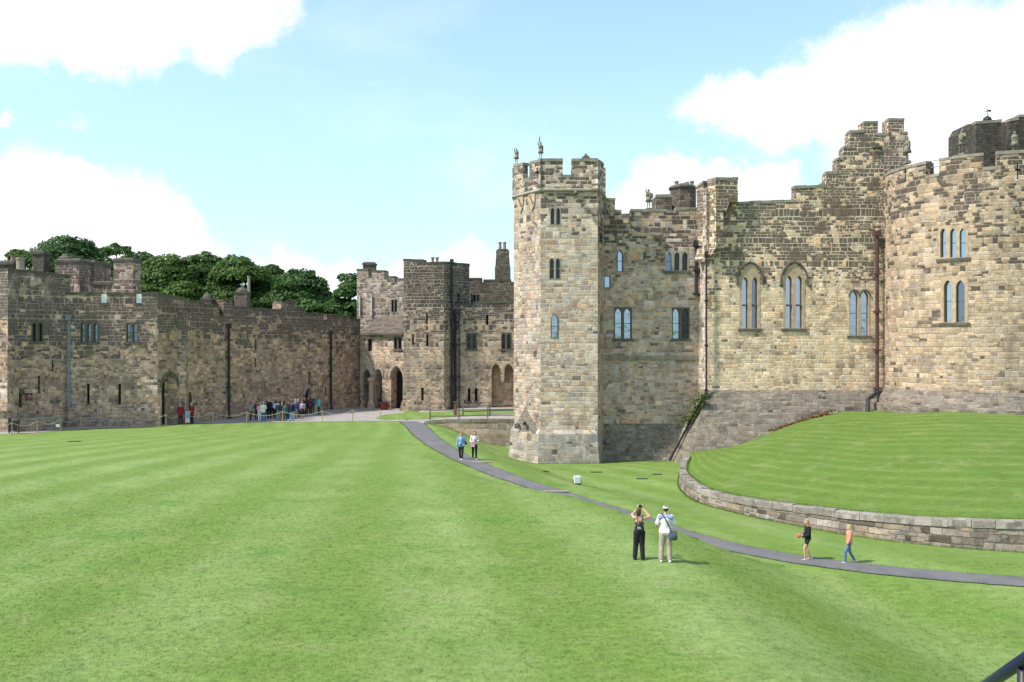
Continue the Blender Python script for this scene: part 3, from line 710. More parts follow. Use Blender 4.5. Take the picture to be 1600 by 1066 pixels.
# stone slate roof
def slatemat():
    m, t, b = newmat('stone_slates'); uv = t.sep(t.N.new('ShaderNodeUVMap').outputs[0])
    v2 = t.m('DIVIDE', uv[1], .32); row = t.m('FLOOR', v2); fv = t.m('FRACT', v2)
    u2 = t.m('ADD', t.m('DIVIDE', uv[0], .45), t.m('MULTIPLY', row, .43)); col = t.m('FLOOR', u2); fu = t.m('FRACT', u2)
    wn = t.N.new('ShaderNodeTexWhiteNoise'); wn.noise_dimensions = '2D'; t.put(wn.inputs['Vector'], t.xyz(col, row))
    c = t.ramp(wn.outputs['Value'], [(0, (.085,.068,.052)), (.3, (.12,.092,.068)), (.6, (.06,.052,.045)), (.8, (.13,.1,.075))], True)
    e = t.m('MAXIMUM', t.mr(fv, .0, .14, 1, 0), t.mr(fu, .0, .06, 1, 0)); c = t.mix(t.m('MULTIPLY', e, .75), c, (.05,.045,.04))
    t.put(b.inputs['Base Color'], c); b.inputs['Roughness'].default_value = .9; t.put(b.inputs['Normal'], t.bump(fv, .8, .05)); return m
M['slate'] = slatemat()
(u0, z0), (u1, _) = S.px(564, 520), S.px(632, 520); z0 += .05; zr = z0 + 1.75; mb = MB()
A = [S.map(u0 - .1, -.35, z0 - .1), S.map(u1, -.35, z0 - .1)]; B = [S.map(u0 + .9, 2.6, zr), S.map(u1, 2.6, zr)]
mb.quadgrid([A, B], [[(0, 0), (u1 - u0, 0)], [(0, 3.4), (u1 - u0, 3.4)]])
D = [p - Vector((0, 0, .22)) for p in A + B]
mb.face([D[0], D[1], A[1], A[0]], [(0, 0), (4, 0), (4, .1), (0, .1)]); mb.face([A[0], B[0], D[2], D[0]], [(0, 0), (1, 0), (1, 1), (0, 1)]); mb.face([D[1], D[0], D[2], D[3]], [(0, 0), (1, 0), (1, 1), (0, 1)])
mb.face([S.map(u0, .05, z0 - .25), S.map(u0 + .9, 2.55, zr - .14), S.map(u0 + .9, 2.55, z0 - .3)]); mb.build('roof', M['slate'], r)

r = empty('gabled_range', at(595, 101), 'dark crenellated building rising behind the stone-roofed porch', 'building')
S = Plane(at(557, 101), at(640, 99))
w = Wall(r, S, [(557.5,420.5), (575,420.5), (576,432), (580.5,432), (581,422.5), (600,422.5), (600.5,434), (605,434), (605.5,432), (615.5,432), (616,440), (620,440), (620.5,435), (640,435)], 0, stone('sandstone_gable', [GREY, SOOT, (.3,.25,.18), LGREY, DBR, TAN, SOOT, (.22,.2,.17)], .45, .28, mf=.5, dark=.12, seed=21), 1.2, coping='coping_dark')
w.window([(612,614.8,469,487), (617,619.8,469,487)], 'rect', panes='glassd', surround='dress_dark', margin=.06, bars=False); w.done()
bodybox(r, S, .2, 5, 1.2, 7, 0, 13, M['soot'])
for px in (563, 581.5): u, z = S.px(px, 463); mb = MB(); mb.tube([S.map(u, -.12, z), S.map(u, -.12, z - 2.2)], .09, 8); mb.build('drainpipe', M['pipe_white'], r)
stack('chimney', 567, 585.5, 102.6, 411, 13, M['soot'], 'squat chimney with sloping cap on the gabled building behind the porch', 1.3)

r = empty('square_tower', at(662, 91), 'square buff and black stone tower right of the porch', 'tower')
S = Plane(at(630.5, 90), at(694, 90)); SB = Plane(at(694, 90), at(733.5, 93.4))
mt = math.tan((PI - math.acos(max(-1, min(1, -S.t.dot(SB.t))))) / 2)
w = Wall(r, S, [(630.5,405), (661,405.5), (661.5,411), (677,409.5), (694,409)], -.3, M['mid'], 1.0, coping='coping_dark', mit=(.5, 0))
w.slit(643, 647, 522, 539); w.slit(665.5, 669.5, 522, 541, 'lancet'); w.slit(665.5, 668.5, 490, 507); w.slit(657.5, 662, 606, 627, sill=True); w.done()
w = Wall(r, SB, [(694.2,409), (733.5,413)], -.3, M['mid'], 1.0, coping='coping_dark', mit=(0, 0), name='side_wall'); w.slit(715, 719, 458, 473); w.done()
mb = MB(); u0, u1 = S.px(630.5, 500)[0], S.px(694, 500)[0]; prism(mb, S, [(u0 - .5, -.3), (u1 + .15, -.3), (u1 + .02, 1.0), (u0 - .15, 1.0)], -.2, 0); mb.build('plinth', M['mid'], r)
bodybox(r, S, u0 + .02, u0 + 1, 1.0, 6, -.3, 14.6, M['mid'])
for px in (676, 683): 
    p = at(px, 92.5); mb = MB(); z = at(0, 92.5, 402).z; mb.lathe((p.x, p.y, z - 1.4), [(.14, 0), (.13, 1.2), (.19, 1.22), (.19, 1.4), (.01, 1.4)], 10); mb.build('chimney_pot', M['terracotta'], r)
bodybox(r, S, u0 + .3, u1 - .5, 1.0, 5, 8, 14.3, M['soot'], 'roof')

r = empty('service_range', at(760, 91.5), 'lower buff stone range with two pointed niches between the square and octagonal towers', 'building')
S = Plane(at(708, 91.3), at(812, 91.3))
w = Wall(r, S, [(709,475), (740,474.5), (740.5,471.5), (812,471)], -.3, M['mid'], 1.4, coping='coping_dark')
w.window([(730,735.5,522,545), (738.5,744,522,545)], panes='glassd', surround='dress_dark', margin=.07, sill='dress_dark')
w.window([(784,789.5,521,545), (792,798,521,545)], panes='glassd', surround='dress_dark', margin=.07, sill='dress_dark')
w.slit(731, 735, 607, 627, sill=True); w.slit(742, 746, 607, 627, sill=True); w.slit(759.5, 763, 492, 508)
h = w.custom_hole([(768,650), (768,578), (770.5,572), (775,568), (779.5,572), (782,578), (782,590), (785,595), (788,590), (788,578), (790.5,572), (795,568.5), (799.5,572), (802,578), (802,650)])
w.done(); mb = MB(); prism(mb, S, rect(h[0][0] - .2, h[-1][0] + .2, -.3, h[3][1] + .3), 1.0, 1.2); mb.build('niche_back', stone('niche_stone', [(.4,.26,.17), (.45,.33,.2), (.36,.25,.17), (.48,.36,.24)], .8, .4, mortar=(.5,.4,.3), mf=.4, dark=.03, seed=22), r)
mb = MB(); prism(mb, S, [(h[6][0] - .02, h[6][1]), (h[8][0] + .02, h[8][1]), (h[8][0] - .1, h[8][1] - .45), (h[6][0] + .1, h[6][1] - .45)], -.05, .5); mb.build('corbel', M['dress'], r)
bodybox(r, S, .5, 7, 1.4, 5, 0, 10.2, M['mid'])
for px, rr, mt_, y0 in ((703.5, .11, 'pipe_dark', 409), (711.5, .12, 'pipe_dark', 488), (717.5, .06, 'pipe_dark', 488)):
    if px < 708: u, z = SB.px(px, y0); pp = [SB.map(u, -.2, z), SB.map(u, -.2, .1)]
    else: u, z = S.px(px, y0); pp = [S.map(u, -.2, z), S.map(u, -.2, .1)]
    pipe(r, pp, rr, mt_)

r = empty('upper_range', at(768, 97), 'dark crenellated wall set back above the range with niches', 'building')
S = Plane(at(728, 97), at(812, 96.5))
w = Wall(r, S, [(728,434.5), (752,434.5), (752.5,442), (755,442), (755.5,437), (797.5,436.5), (798,441), (812,441)], 6, M['soot'], 1.0, coping='coping_dark')
w.window([(739.5,743.5,461,474), (745,749,461,474)], 'rect', panes='glassd', surround='dress_dark', margin=.06, bars=False); w.done(); bodybox(r, S, .3, 5.5, 1, 5, 6, 12, M['soot'])
u, z = S.px(733.5, 456); mb = MB(); mb.tube([S.map(u, -.15, z), S.map(u, -.15, z - 1.6)], .12, 8); mb.build('drainpipe', M['pipe_white'], r)
p = at(785.5, 98); r = empty('chimney', (p.x, p.y, 11), 'tall stepped sooty chimney with two pots left of the octagonal tower', 'chimney'); z = lambda y: at(0, 98, y).z
mb = MB(); mb.box((p.x, p.y, (11 + z(418)) / 2), (1.7, 1.5, z(418) - 11)); mb.box((p.x, p.y, (z(418) + z(395)) / 2), (1.6, 1.5, z(395) - z(418)), 0, .86); mb.build('shaft', M['soot'], r)
mb = MB(); mb.box((p.x, p.y, z(394)), (1.45, 1.3, .25)); mb.box((p.x, p.y, z(391.5)), (1.2, 1.1, .2)); mb.build('cap', M['soot'], r)
for dx in (-.3, .2): mb = MB(); mb.lathe((p.x + dx, p.y, z(391)), [(.2, 0), (.17, .4), (.15, .7), (.2, .75), (.2, .88), (.01, .88)], 10); mb.build('chimney_pot', M['terracotta'], r)

#=================================================================== octagonal tower
r = empty('octagonal_tower', at(870, 65.5, z=-1.7), 'tall pale octagonal stone tower with battlements and statues, centre of the photo', 'tower')
YT = 65.0
SF = Plane(at(844.5, YT), at(934, YT)); SLf = Plane(at(803, 68.1), at(844.5, YT)); SR = Plane(at(934, YT), at(944, 68.0))
zc = SF.px(870, 297)[1]
w = Wall(r, SF, [(844.5,300), (934,300)], -2.2, M['tower'], .9, coping=None, mit=(.5, .6))
w.window([(860.5,866,325,350.5), (869.5,875,325,350.5)], panes='glassd', surround='dress_grey', margin=.06)
w.window([(859,865.5,404,435.5), (868.5,874.8,404,435.5)], panes='glassd', surround='dress_grey', margin=.06, transom=420)
w.window([(861.5,871.7,492,528)], panes='glass', surround='dress_dark', margin=.05, frame='l'); w.done()
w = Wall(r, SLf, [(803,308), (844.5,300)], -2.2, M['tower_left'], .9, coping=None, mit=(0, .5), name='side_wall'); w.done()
w = Wall(r, SR, [(934,300), (944,305)], -2.2, M['recess'], .9, coping=None, mit=(.6, 0), name='side_wall'); w.slit(937, 941.5, 364, 380); w.slit(937.5, 941.5, 488, 517, 'lancet', mat='glass2'); w.done()
back = [at(803, 68.1), at(803, 68.1) + Vector((.3, 4, 0)), at(944, 68) + Vector((-.5, 4, 0)), at(944, 68)]
mb = MB()
for a, b in zip(back, back[1:]):
    L = (b - a).length; mb.face([Vector((a.x, a.y, -2.2)), Vector((b.x, b.y, -2.2)), Vector((b.x, b.y, zc)), Vector((a.x, a.y, zc))], [(0, -2), (L, -2), (L, zc), (0, zc)])
ring = [at(844.5, YT), at(934, YT), at(944, 68), back[2], back[1], at(803, 68.1)]
mb.face([Vector((p.x, p.y, zc - .1)) for p in ring]); mb.build('rear_wall', M['tower'], r)
# corbel string course + parapet, slightly proud
def offring(pts, d):
    out = []; n = len(pts); c = sum((Vector((p.x, p.y)) for p in pts), Vector((0, 0))) / n
    for i in range(n):
        p0, p1, p2 = [Vector((pts[(i + k) % n].x, pts[(i + k) % n].y)) for k in (-1, 0, 1)]
        n1 = Vector(((p1 - p0).y, -(p1 - p0).x)).normalized(); n2 = Vector(((p2 - p1).y, -(p2 - p1).x)).normalized()
        if n1.dot(p1 - c) < 0 and n2.dot(p1 - c) < 0: n1, n2 = -n1, -n2
        m_ = (n1 + n2); m_ = m_ / max(.3, (m_.dot(m_) / 2)); out.append(p1 + m_ * d)
    return out
def ringband(mb, pts, levels):
    rows = []
    for d, z in levels: o = offring(pts, d); o.append(o[0]); rows.append([Vector((p.x, p.y, z)) for p in o])
    us = [0.0]
    for a, b in zip(rows[0], rows[0][1:]): us.append(us[-1] + (a - b).length)
    vs = [0.0]
    for (d0, z0), (d1, z1) in zip(levels, levels[1:]): vs.append(vs[-1] + math.hypot(d1 - d0, z1 - z0))
    mb.quadgrid(rows, [[(u, v + levels[0][1]) for u in us] for v in vs])
mb = MB(); ringband(mb, ring, [(0, zc - .16), (.06, zc - .12), (.17, zc - .05), (.17, zc + .03), (.12, zc + .1), (0, zc + .11)]); mb.build('string_course', M['dress_grey'], r)
sf2 = offring(ring, .12); R2 = [Vector((p.x, p.y, 0)) for p in sf2]
PF, PL, PR = Plane(R2[0], R2[1]), Plane(R2[5], R2[0]), Plane(R2[1], R2[2])
w = Wall(r, PF, [(844.6,249), (879,248.7), (879.3,274), (894,274), (894.3,248.5), (933.5,248.5)], 0, M['tower'], .5, coping='coping', mit=(.5, .6), name='parapet', bottoms=[(844.6,297), (933.5,297)])
w.done()
w = Wall(r, PL, [(802.5,257), (817,254.8), (817.3,281), (827,279), (827.3,253.5), (844.4,249.2)], 0, M['tower_left'], .5, coping='coping', mit=(0, .5), name='parapet', bottoms=[(802.5,306), (844.4,297)])
# cross-shaped arrow loop
w.custom_hole([(838.5,262), (840.5,262), (840.5,268), (843,268), (843,271), (840.5,271), (840.5,277), (838.5,277), (838.5,271), (836,271), (836,268), (838.5,268)]); w.done()
zt = PF.px(900, 249)[1]; zl = PF.px(900, 274)[1]
w = Wall(r, PR, [(934.2,249), (943,256)], 0, M['tower'], .5, coping='coping', mit=(.5, 0), name='parapet', bottoms=[(934.2,297), (943,304)]); w.done()
mb = MB()
for i in (2, 3, 4):
    a, b = sf2[i], sf2[(i + 1) % 6]; P = Plane(a, b) ; L = P.len
    cen = sum((Vector((q.x, q.y)) for q in ring), Vector((0, 0))) / 6; sg_ = 1 if P.n.dot(cen - P.A) > 0 else -1
    prism(mb, P, [(0, zc + .1), (L, zc + .1), (L, zt), (L * .7, zt), (L * .7, zl), (L * .3, zl), (L * .3, zt), (0, zt)], .01 * sg_, .5 * sg_)
mb.build('rear_parapet', M['tower'], r)
# plinth with batter
zp = SF.px(880, 677.5)[1]; mb = MB()
rg2 = [p.copy() for p in ring]; rg2[1].x -= .24; rg2[2].x -= .34; ringband(mb, rg2, [(.42, -2.3), (.25, zp - .05), (.23, zp), (0, zp + .26)]); mb.build('plinth', stone('grey_plinth_stone', [GREY, LGREY, COOL, (.3,.29,.26), TAN, GREY, (.4,.36,.28)], .7, .36, mf=.45, dark=.1, hue=(1.0,.95,.96), seed=31), r)
# spur on the left face, round lamps, water spout, shields
mb = MB(); a, b = SLf.px(803, 676), SLf.px(843, 676); ap = SLf.px(821, 636); md = ((a[0] + b[0]) / 2, a[1])
T_ = SLf.map(ap[0], -.02, ap[1]); A_, B_, C_2 = SLf.map(a[0], -.1, zp - .02), SLf.map(b[0], -.1, zp - .02), SLf.map(md[0], -.27, zp - .02)
mb.face([A_, C_2, T_], [(0, 0), (1.8, 0), (1, 2)]); mb.face([C_2, B_, T_], [(0, 0), (1.8, 0), (1, 2)]); mb.build('spur', M['batter'], r)
for k, px in enumerate((815.5, 826)):
    u, z = SLf.px(px, 665); c = SLf.map(u, -.42, z + .12 * k); mb = MB()
    if k == 0: mb.tube([c + Vector((.15 * math.cos(a), -.05 - .04 * math.cos(a), .15 * math.sin(a))) for a in [2 * PI * i / 14 for i in range(15)]], .045, 6)
    else: mb.tube([c, c + Vector((.05, -.2, .05))], [.09, .12], 14); mb.tube([c + Vector((.2, 0, -.2)), c + Vector((.2, -.06, .0)), c + Vector((.12, -.08, .16)), c + Vector((.0, -.08, .17))], .03, 6)
    mb.tube([c + Vector((0, .02, 0)), SLf.map(u, 0, z - .1)], .035, 6)
    tag(mb.build('floodlight', M['black']), 'small round black floodlight, %s of the pair low on the octagonal tower' % ('left' if k == 0 else 'right'), 'floodlight', 'round floodlights on the octagonal tower')
u, z = SF.px(899, 303); mb = MB(); mb.tube([SF.map(u, 0, z + .1), SF.map(u, -.35, z), SF.map(u, -.6, z - .12)], [.2, .15, .12], 8); mb.build('water_spout', M['dress_dark'], r)
for px, py in ((814, 318), (832, 314)):
    u, z = SLf.px(px, py); mb = MB(); sh = [(u - .42, z + .55), (u + .42, z + .55), (u + .42, z), (u + .3, z - .4), (u, z - .75), (u - .3, z - .4), (u - .42, z)]
    prism(mb, SLf, sh, -.09, 0); o = mb.build('shield', M['dress'], r)
    mb = MB(); prism(mb, SLf, [(u - .3, z + .4), (u - .2, z + .45), (u + .3, z - .25), (u + .2, z - .3)], -.12, -.088); o2 = mb.build('shield_band', M['dress_dark'], o)
mb = MB(); p = at(915.5, 65.5); z = at(0, 65.5, 247.5).z; mb.box((p.x, p.y, z + .0), (.55, .4, .2)); mb.box((p.x, p.y, z + .22), (.42, .3, .3), 0, .1)
mb.build('finial', M['dress_dark'], r)

#=================================================================== recessed range
r = empty('recessed_range', at(1015, 68, z=-1.9), 'shaded stone range with paired lancets, set back between the octagonal tower and the bastion', 'building')
YR = 67.9; S = Plane(at(925, YR), at(1104, YR))
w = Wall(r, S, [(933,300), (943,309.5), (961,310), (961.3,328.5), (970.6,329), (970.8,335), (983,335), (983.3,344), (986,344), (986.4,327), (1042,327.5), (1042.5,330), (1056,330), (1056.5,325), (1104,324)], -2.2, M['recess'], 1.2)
w.window([(965,972.8,392,424)], panes='glass', surround='dress_dark', margin=.05, frame='l')
w.window([(944.8,953,432,449)], 'rect', panes='glass', surround='dress_dark', margin=.05, bars=False)
w.window([(960.8,971.5,482,529), (975,985.8,482,529)], panes='glass', surround='dress_dark', margin=.08, sill='dress_dark')
w.window([(1051.4,1061.5,482,529), (1065,1075.8,482,529)], panes=['glass', 'glassd'], surround='dress_dark', margin=.08, sill='dress_dark')
w.window([(1041,1049.4,394,423), (1053.6,1062,394,423), (1065.8,1074.8,394,423)], panes=['glass2', 'glassd', 'glassd'], surround='dress_grey', margin=.08, sill='dress_dark')
w.done(); mb = MB(); z = S.px(1000, 556)[1]; ua, ub = S.px(935, 500)[0], S.px(1093, 500)[0]
prism(mb, S, [(ua, z - .3), (ub, z - .3), (ub, z), (ua, z)], -.14, 0); mb.build('string_course', M['coping'], r)
mb = MB(); u, z = S.px(1028, 371); prism(mb, S, rect(u - .35, u + .2, z - .1, z + .1), -.3, 0); mb.build('corbel', M['dress_dark'], r)
bodybox(r, S, .6, 7.8, 1.2, 6, 0, 15, M['recess'])
def batter(name, root, top, foot, mat, n=14, rough=.05, seed=0):
    rows = []; uvr = []; T = [Vector(p) for p in top]; B = [Vector(p) for p in foot]
    us = [0]
    for a, b in zip(T, T[1:]): us.append(us[-1] + (a - b).length)
    for i in range(n + 1):
        t = i / n; row = []; ur = []
        for k in range(len(T)):
            p = B[k].lerp(T[k], t) ; p = p + Vector((0, -1, 0)) * rough * noise.noise(p * .9 + Vector((seed, 0, 0))); row.append(p); ur.append((us[k] + seed * 3, (T[k] - B[k]).length * t))
        rows.append(row); uvr.append(ur)
    mb = MB(); mb.quadgrid(rows, uvr); return mb.build(name, mat, root)
def sub(pts, n):
    out = []
    for a, b in zip(pts, pts[1:]):
        for k in range(n): out.append(Vector(a).lerp(Vector(b), k / n))
    out.append(Vector(pts[-1])); return out
zt_ = S.px(1000, 662)[1]
batter('batter', r, sub([Vector((5.9, YR - .02, zt_)), Vector(at(1085, YR - .02, z=zt_))], 10), sub([Vector((5.9, 66.6, -2.2)), Vector(at(1050, 66.4, z=-2.2))], 10), M['darkbatter'])
# drainpipe of the corner
pp = [at(1088, YR - .25, 382), at(1088, YR - .25, 461), at(1101, YR - .3, 462)]; pipe(r, pp, .13, 'pipe_dark')

#=================================================================== bastion (E)
r = empty('bastion', at(1230, 65, z=-1), 'broad sunlit buff bastion with two tall traceried windows and stepped skyline', 'building')
YE = 66.2; S = Plane(at(1104, YE), at(1420, YE)); SS = Plane(at(1091, YR), at(1104, YE))
w = Wall(r, S, [(1104,300), (1152.8,300), (1153,315.7), (1240.5,312.5), (1241,291.5), (1290.6,288.6), (1291,269), (1307.5,268), (1308,247), (1318,247), (1318.5,229), (1328,229), (1328.3,204), (1349.6,203.7), (1350,189.7), (1371.6,189.4), (1372,208.5), (1381,208.5)], -2, M['keep'], 1.3, mit=(.3, 0))
w.window([(1159.6,1168.6,433.5,513), (1174.6,1183.6,433.5,513)], panes=['glass', 'glass2'], surround='dress', margin=.2, sill='dress_dark', hood='pointed', pointed=413, bars=False, transom=477, rec=.3)
w.window([(1227.8,1237.7,431,513), (1243.4,1253.6,431,513)], panes='glass', surround='dress', margin=.2, sill='dress_dark', hood='pointed', pointed=412, bars=False, transom=477, rec=.3)
w.window([(1328.6,1340.4,455,524), (1345,1357,455,524)], panes='glass', surround='dress', margin=.12, sill='dress_dark', hood='each')
for px, py in ((1148.5, 551.5), (1189, 551.5), (1258, 551)): w.slit(px - 1, px + 1, py - 1.2, py + 1.2, name='putlog_hole')
w.done()
w = Wall(r, SS, [(1091,300), (1103.8,300)], -2, stone('sandstone_return', [PALE, LGREY, PALE, BRWN, LGREY, TAN, PALE, GREY], .4, .24, mf=.4, dark=.08, top=(10, 17, .3), seed=25), 1.0, coping=None, mit=(0, .3), name='side_wall'); w.done()
bodybox(r, S, 1.0, 9, 1.3, 7, -1, 15.6, M['keep']); bodybox(r, S, 9.1, 12.9, 1.3, 5.8, -1, 19, M['keep'])
SU = Plane(at(1366, 71.4), at(1430, 71.4)); w = Wall(r, SU, [(1366,209), (1388,208.5), (1388.4,185.5), (1412.5,185.5), (1413,206), (1418,206)], 10, M['keep'], 1.3, name='upper_wall'); w.done()
p0 = at(1413, 71.4); mb = MB(); YQ = 71.4; z1, z0 = at(0, YQ, 206).z, 12
mb.face([(p0.x + .28, YQ, z0), (p0.x + .28, YQ + 4, z0), (p0.x + .28, YQ + 4, z1), (p0.x + .28, YQ, z1)], [(0, z0), (4, z0), (4, z1), (0, z1)]); mb.build('side_wall', M['keep'], r)
u, z = S.px(1369, 229); mb = MB(); prism(mb, S, rect(u - .3, u + .35, z - .15, z + .0), -.35, 0); prism(mb, S, rect(u - .1, u + .2, z + .03, z + .25), -.02, 0); mb.build('water_spout', M['dress_dark'], r)
# corner turret
T1, T2, T3 = at(1088, 67.7), at(1119, 65.45), at(1152.8, 65.65)
SA, SBB = Plane(T1, T2), Plane(T2, T3)
w = Wall(r, SA, [(1088,291), (1099,283), (1099.3,296), (1105,294), (1105.3,281), (1119,277.5)], 0, M['keep'], .6, mit=(0, .4), name='turret_wall', bottoms=[(1090,384), (1119,388)]); w.done()
w = Wall(r, SBB, [(1119.2,277.5), (1152.8,278)], 0, M['keep'], .6, mit=(.4, 0), name='turret_wall', bottoms=[(1119.2,330), (1135,330), (1140,316), (1152.8,316)]); w.done()
mb = MB(); a, b = T1, T2
def lvl(y, k): return [Vector((lerp(T1.x, 13.6, k), lerp(T1.y, 66.8, k), at(0, 66, y).z)), Vector((lerp(T2.x, 14.35, k), lerp(T2.y, YE + .05, k), at(0, 65, y).z)), Vector((lerp(T2.x + .55, 14.9, k), lerp(T2.y + .1, YE + .05, k), at(0, 65, y).z))]
rows = [lvl(407, 1), lvl(397, .5), lvl(396, .35), lvl(386, .05), lvl(384, 0)]; mb.quadgrid(rows, [[(0, i * .3), (2, i * .3), (3, i * .3)] for i in range(5)]); mb.build('corbel', M['keep'], r)
mb = MB(); q = T2 + Vector((.55, .1, 0)); zA, zB = at(0, 65, 388).z, at(0, 65, 329).z
mb.face([Vector((T2.x, T2.y + .02, zA)), Vector((q.x, q.y, zA)), Vector((q.x, q.y, zB)), Vector((T2.x, T2.y + .02, zB))], [(0, 0), (.6, 0), (.6, 3), (0, 3)]); mb.face([Vector((q.x, q.y, zA)), Vector((q.x, YE, zA)), Vector((q.x, YE, zB)), Vector((q.x, q.y, zB))]); mb.build('turret_quoin', M['keep'], r)
# batters of the bastion
zt_ = S.px(1200, 610)[1]
top = sub([at(1091.5, YR - .2, z=zt_), at(1104, YE - .02, z=zt_)], 6); ft = sub([at(1044, 67.0, z=-2.2), at(1076, 63.1, z=-2.2)], 6)
batter('side_batter', r, top, ft, M['darkbatter'], seed=3)
top = sub([at(1104, YE - .02, z=zt_), at(1376, YE - .02, z=zt_)], 24); ft = sub([at(1076, 63.1, z=-2.2), Vector((at(1385, YE).x, 63.1, -2.2))], 24)
batter('batter', r, top, ft, M['batter'], n=18, rough=.08, seed=5)
for px in (1141.5, 1149.5):
    c = at(px, 63.6, 704); mb = MB(); mb.box(c + Vector((0, .0, 0)), (.13, .3, .5)); mb.build('arrow_slit', M['dark'], r)
pipe(r, [at(1103.6, YE - .3, 398), at(1103.6, YE - .3, 612)], .07, 'pipe_dark')
mb = MB(); mb.tube([at(1103.6, YE - .35, 612), at(1046, 66.3, 720)], .09, 8); mb.build('drain_channel', M['pipe_dark'], r)
xp = at(1371, 65.8).x
pipe(r, [Vector((xp, 65.85, at(0, 65.85, 366).z)), Vector((xp, 65.85, at(0, 65.85, 609).z))], .14, 'pipe_red')
a0 = Vector((xp, 65.85, at(0, 65.85, 609).z)); mb = MB(); mb.tube([a0, a0 + Vector((-.1, -.15, -.25)), at(1356, 64.8, 624), at(1356, 64.5, 646)], .15, 8); mb.build('drainpipe_foot', M['pipe_dark'], r)

#=================================================================== round tower (F)
C0 = at(1541, 65.2); dist = math.hypot(C0.x, C0.y); RF = dist * math.sin(math.atan((1541 - 800) / F) - math.atan((1375.5 - 800) / F))
r = empty('round_tower', (C0.x, C0.y, 2), 'massive round buff stone tower with battlements at the right edge', 'tower')
S = Cyl((C0.x, C0.y), RF)
zt = S.px(1530, 240)[1]; zn = S.px(1457, 273)[1]; u_l = -RF * 2.15; u_r = RF * 1.5
def ux(px): return S.px(px, 400)[0]
w = Wall(r, S, [(1400,300), (1500,300)], 1.0, M['round'], .9, name='wall')
w.top = [(u_l, zt - .15), (ux(1446.5), zt - .05), (ux(1447), zn), (ux(1467.3), zn), (ux(1467.8), zt), (ux(1536), zt), (ux(1536.5), zn + .05), (ux(1557), zn + .05), (ux(1557.5), zt), (ux(1640), zt), (ux(1641), zn), (ux(1665), zn), (ux(1666), zt), (u_r, zt)]
w.poly = [(u_l, 1.0), (u_r, 1.0)] + w.top[::-1]
w.window([(1469.3,1478.5,357,402), (1484.5,1494,357,402), (1499.5,1509,357,402)], panes='glass', surround='dress', margin=.14, sill='dress_dark', rec=.22)
w.window([(1474.6,1487.7,438,503.5), (1493.7,1507.5,438,503.5)], panes=['glass', 'glass2'], surround='dress', margin=.2, sill='dress_dark', rec=.28)
w.slit(1384.5, 1387, 462, 500, 'lancet'); w.slit(1413.5, 1415.5, 263, 284)
w.custom_hole([(1589,255), (1591,255), (1591,264), (1595,264), (1595,267), (1591,267), (1591,280), (1589,280), (1589,267), (1586,267), (1586,264), (1589,264)]); w.done()
mb = MB(); nn = 56
angs = [lerp(-2.2, 1.6, i / nn) for i in range(nn + 1)]
def ring_(rr, z): return [Vector((C0.x + rr * math.sin(a), C0.y - rr * math.cos(a), z)) for a in angs]
zb0 = S.px(1530, 613)[1]
lv = [(RF + 1.0, 1.2), (RF + .95, 2.5), (RF + .7, 2.56), (RF + .08, zb0 - .05), (RF - .02, zb0)]
mb.quadgrid([ring_(a, z) for a, z in lv], [[(a * RF, z + i * .3) for a in angs] for i, (_, z) in enumerate(lv)]); mb.build('plinth', M['batter'], r, smooth=False)
mb = MB(); mb.face([Vector((C0.x + (RF - .5) * math.sin(a), C0.y - (RF - .5) * math.cos(a), zn - 1.2)) for a in [2 * PI * i / 40 for i in range(40)]]); mb.build('roof', M['lead'], r)
mb = MB()
for px in (1424, 1500): pass
# rail across the notch
zz = at(0, 64, 262).z; mb.tube([S.map(ux(1444), .5, zz), S.map(ux(1470), .5, zz)], .03, 6); mb.tube([S.map(ux(1444), .5, zz - .45), S.map(ux(1470), .5, zz - .45)], .03, 6); mb.build('guard_rail', M['pipe_grey'], r)

# dark keep tower rising behind the round tower
r = empty('keep_turret', at(1545, 76, z=14), 'sooty black turret with a weather vane rising behind the round tower', 'turret')
def poly_stack(root, Y, pts, zb, depth, mat, name='wall', cope=True):
    S_ = Plane(at(pts[0][0], Y), at(pts[-1][0], Y)); w_ = Wall(root, S_, pts, zb, mat, depth, coping='coping' if cope else None, name=name, copt=.2); w_.done(); return S_
poly_stack(r, 72.5, [(1525,190), (1564.5,187.5)], 15, 3, M['black_stone'])
poly_stack(r, 75, [(1504.5,206), (1511,194.5), (1526,193)], 15, 2.5, M['black_stone'], 'side_wall')
poly_stack(r, 77, [(1560,203), (1580,202.5)], 15, 1.5, M['black_stone'], 'link_wall')
p = at(1542.5, 73.5); z = lambda y: at(0, 73.5, y).z; mb = MB(); mb.lathe((p.x, p.y, z(188)), [(.35, 0), (.3, .2), (.1, .32), (.03, .4), (.03, .95), (.005, 1.0)], 10)
mb.box((p.x, p.y, z(173.8)), (.6, .04, .05)); mb.box((p.x + .2, p.y, z(173.2)), (.25, .04, .16)); mb.build('weather_vane', M['pipe_dark'], r)
r = empty('upper_keep', at(1620, 78, z=14), 'dark battlemented keep wall cut off by the right edge of the photo', 'building')
poly_stack(r, 74, [(1577.5,186), (1591,184), (1592.5,179.5), (1640,178), (1641,196), (1660,196), (1661,178), (1700,178)], 14, 3, M['black_stone'])
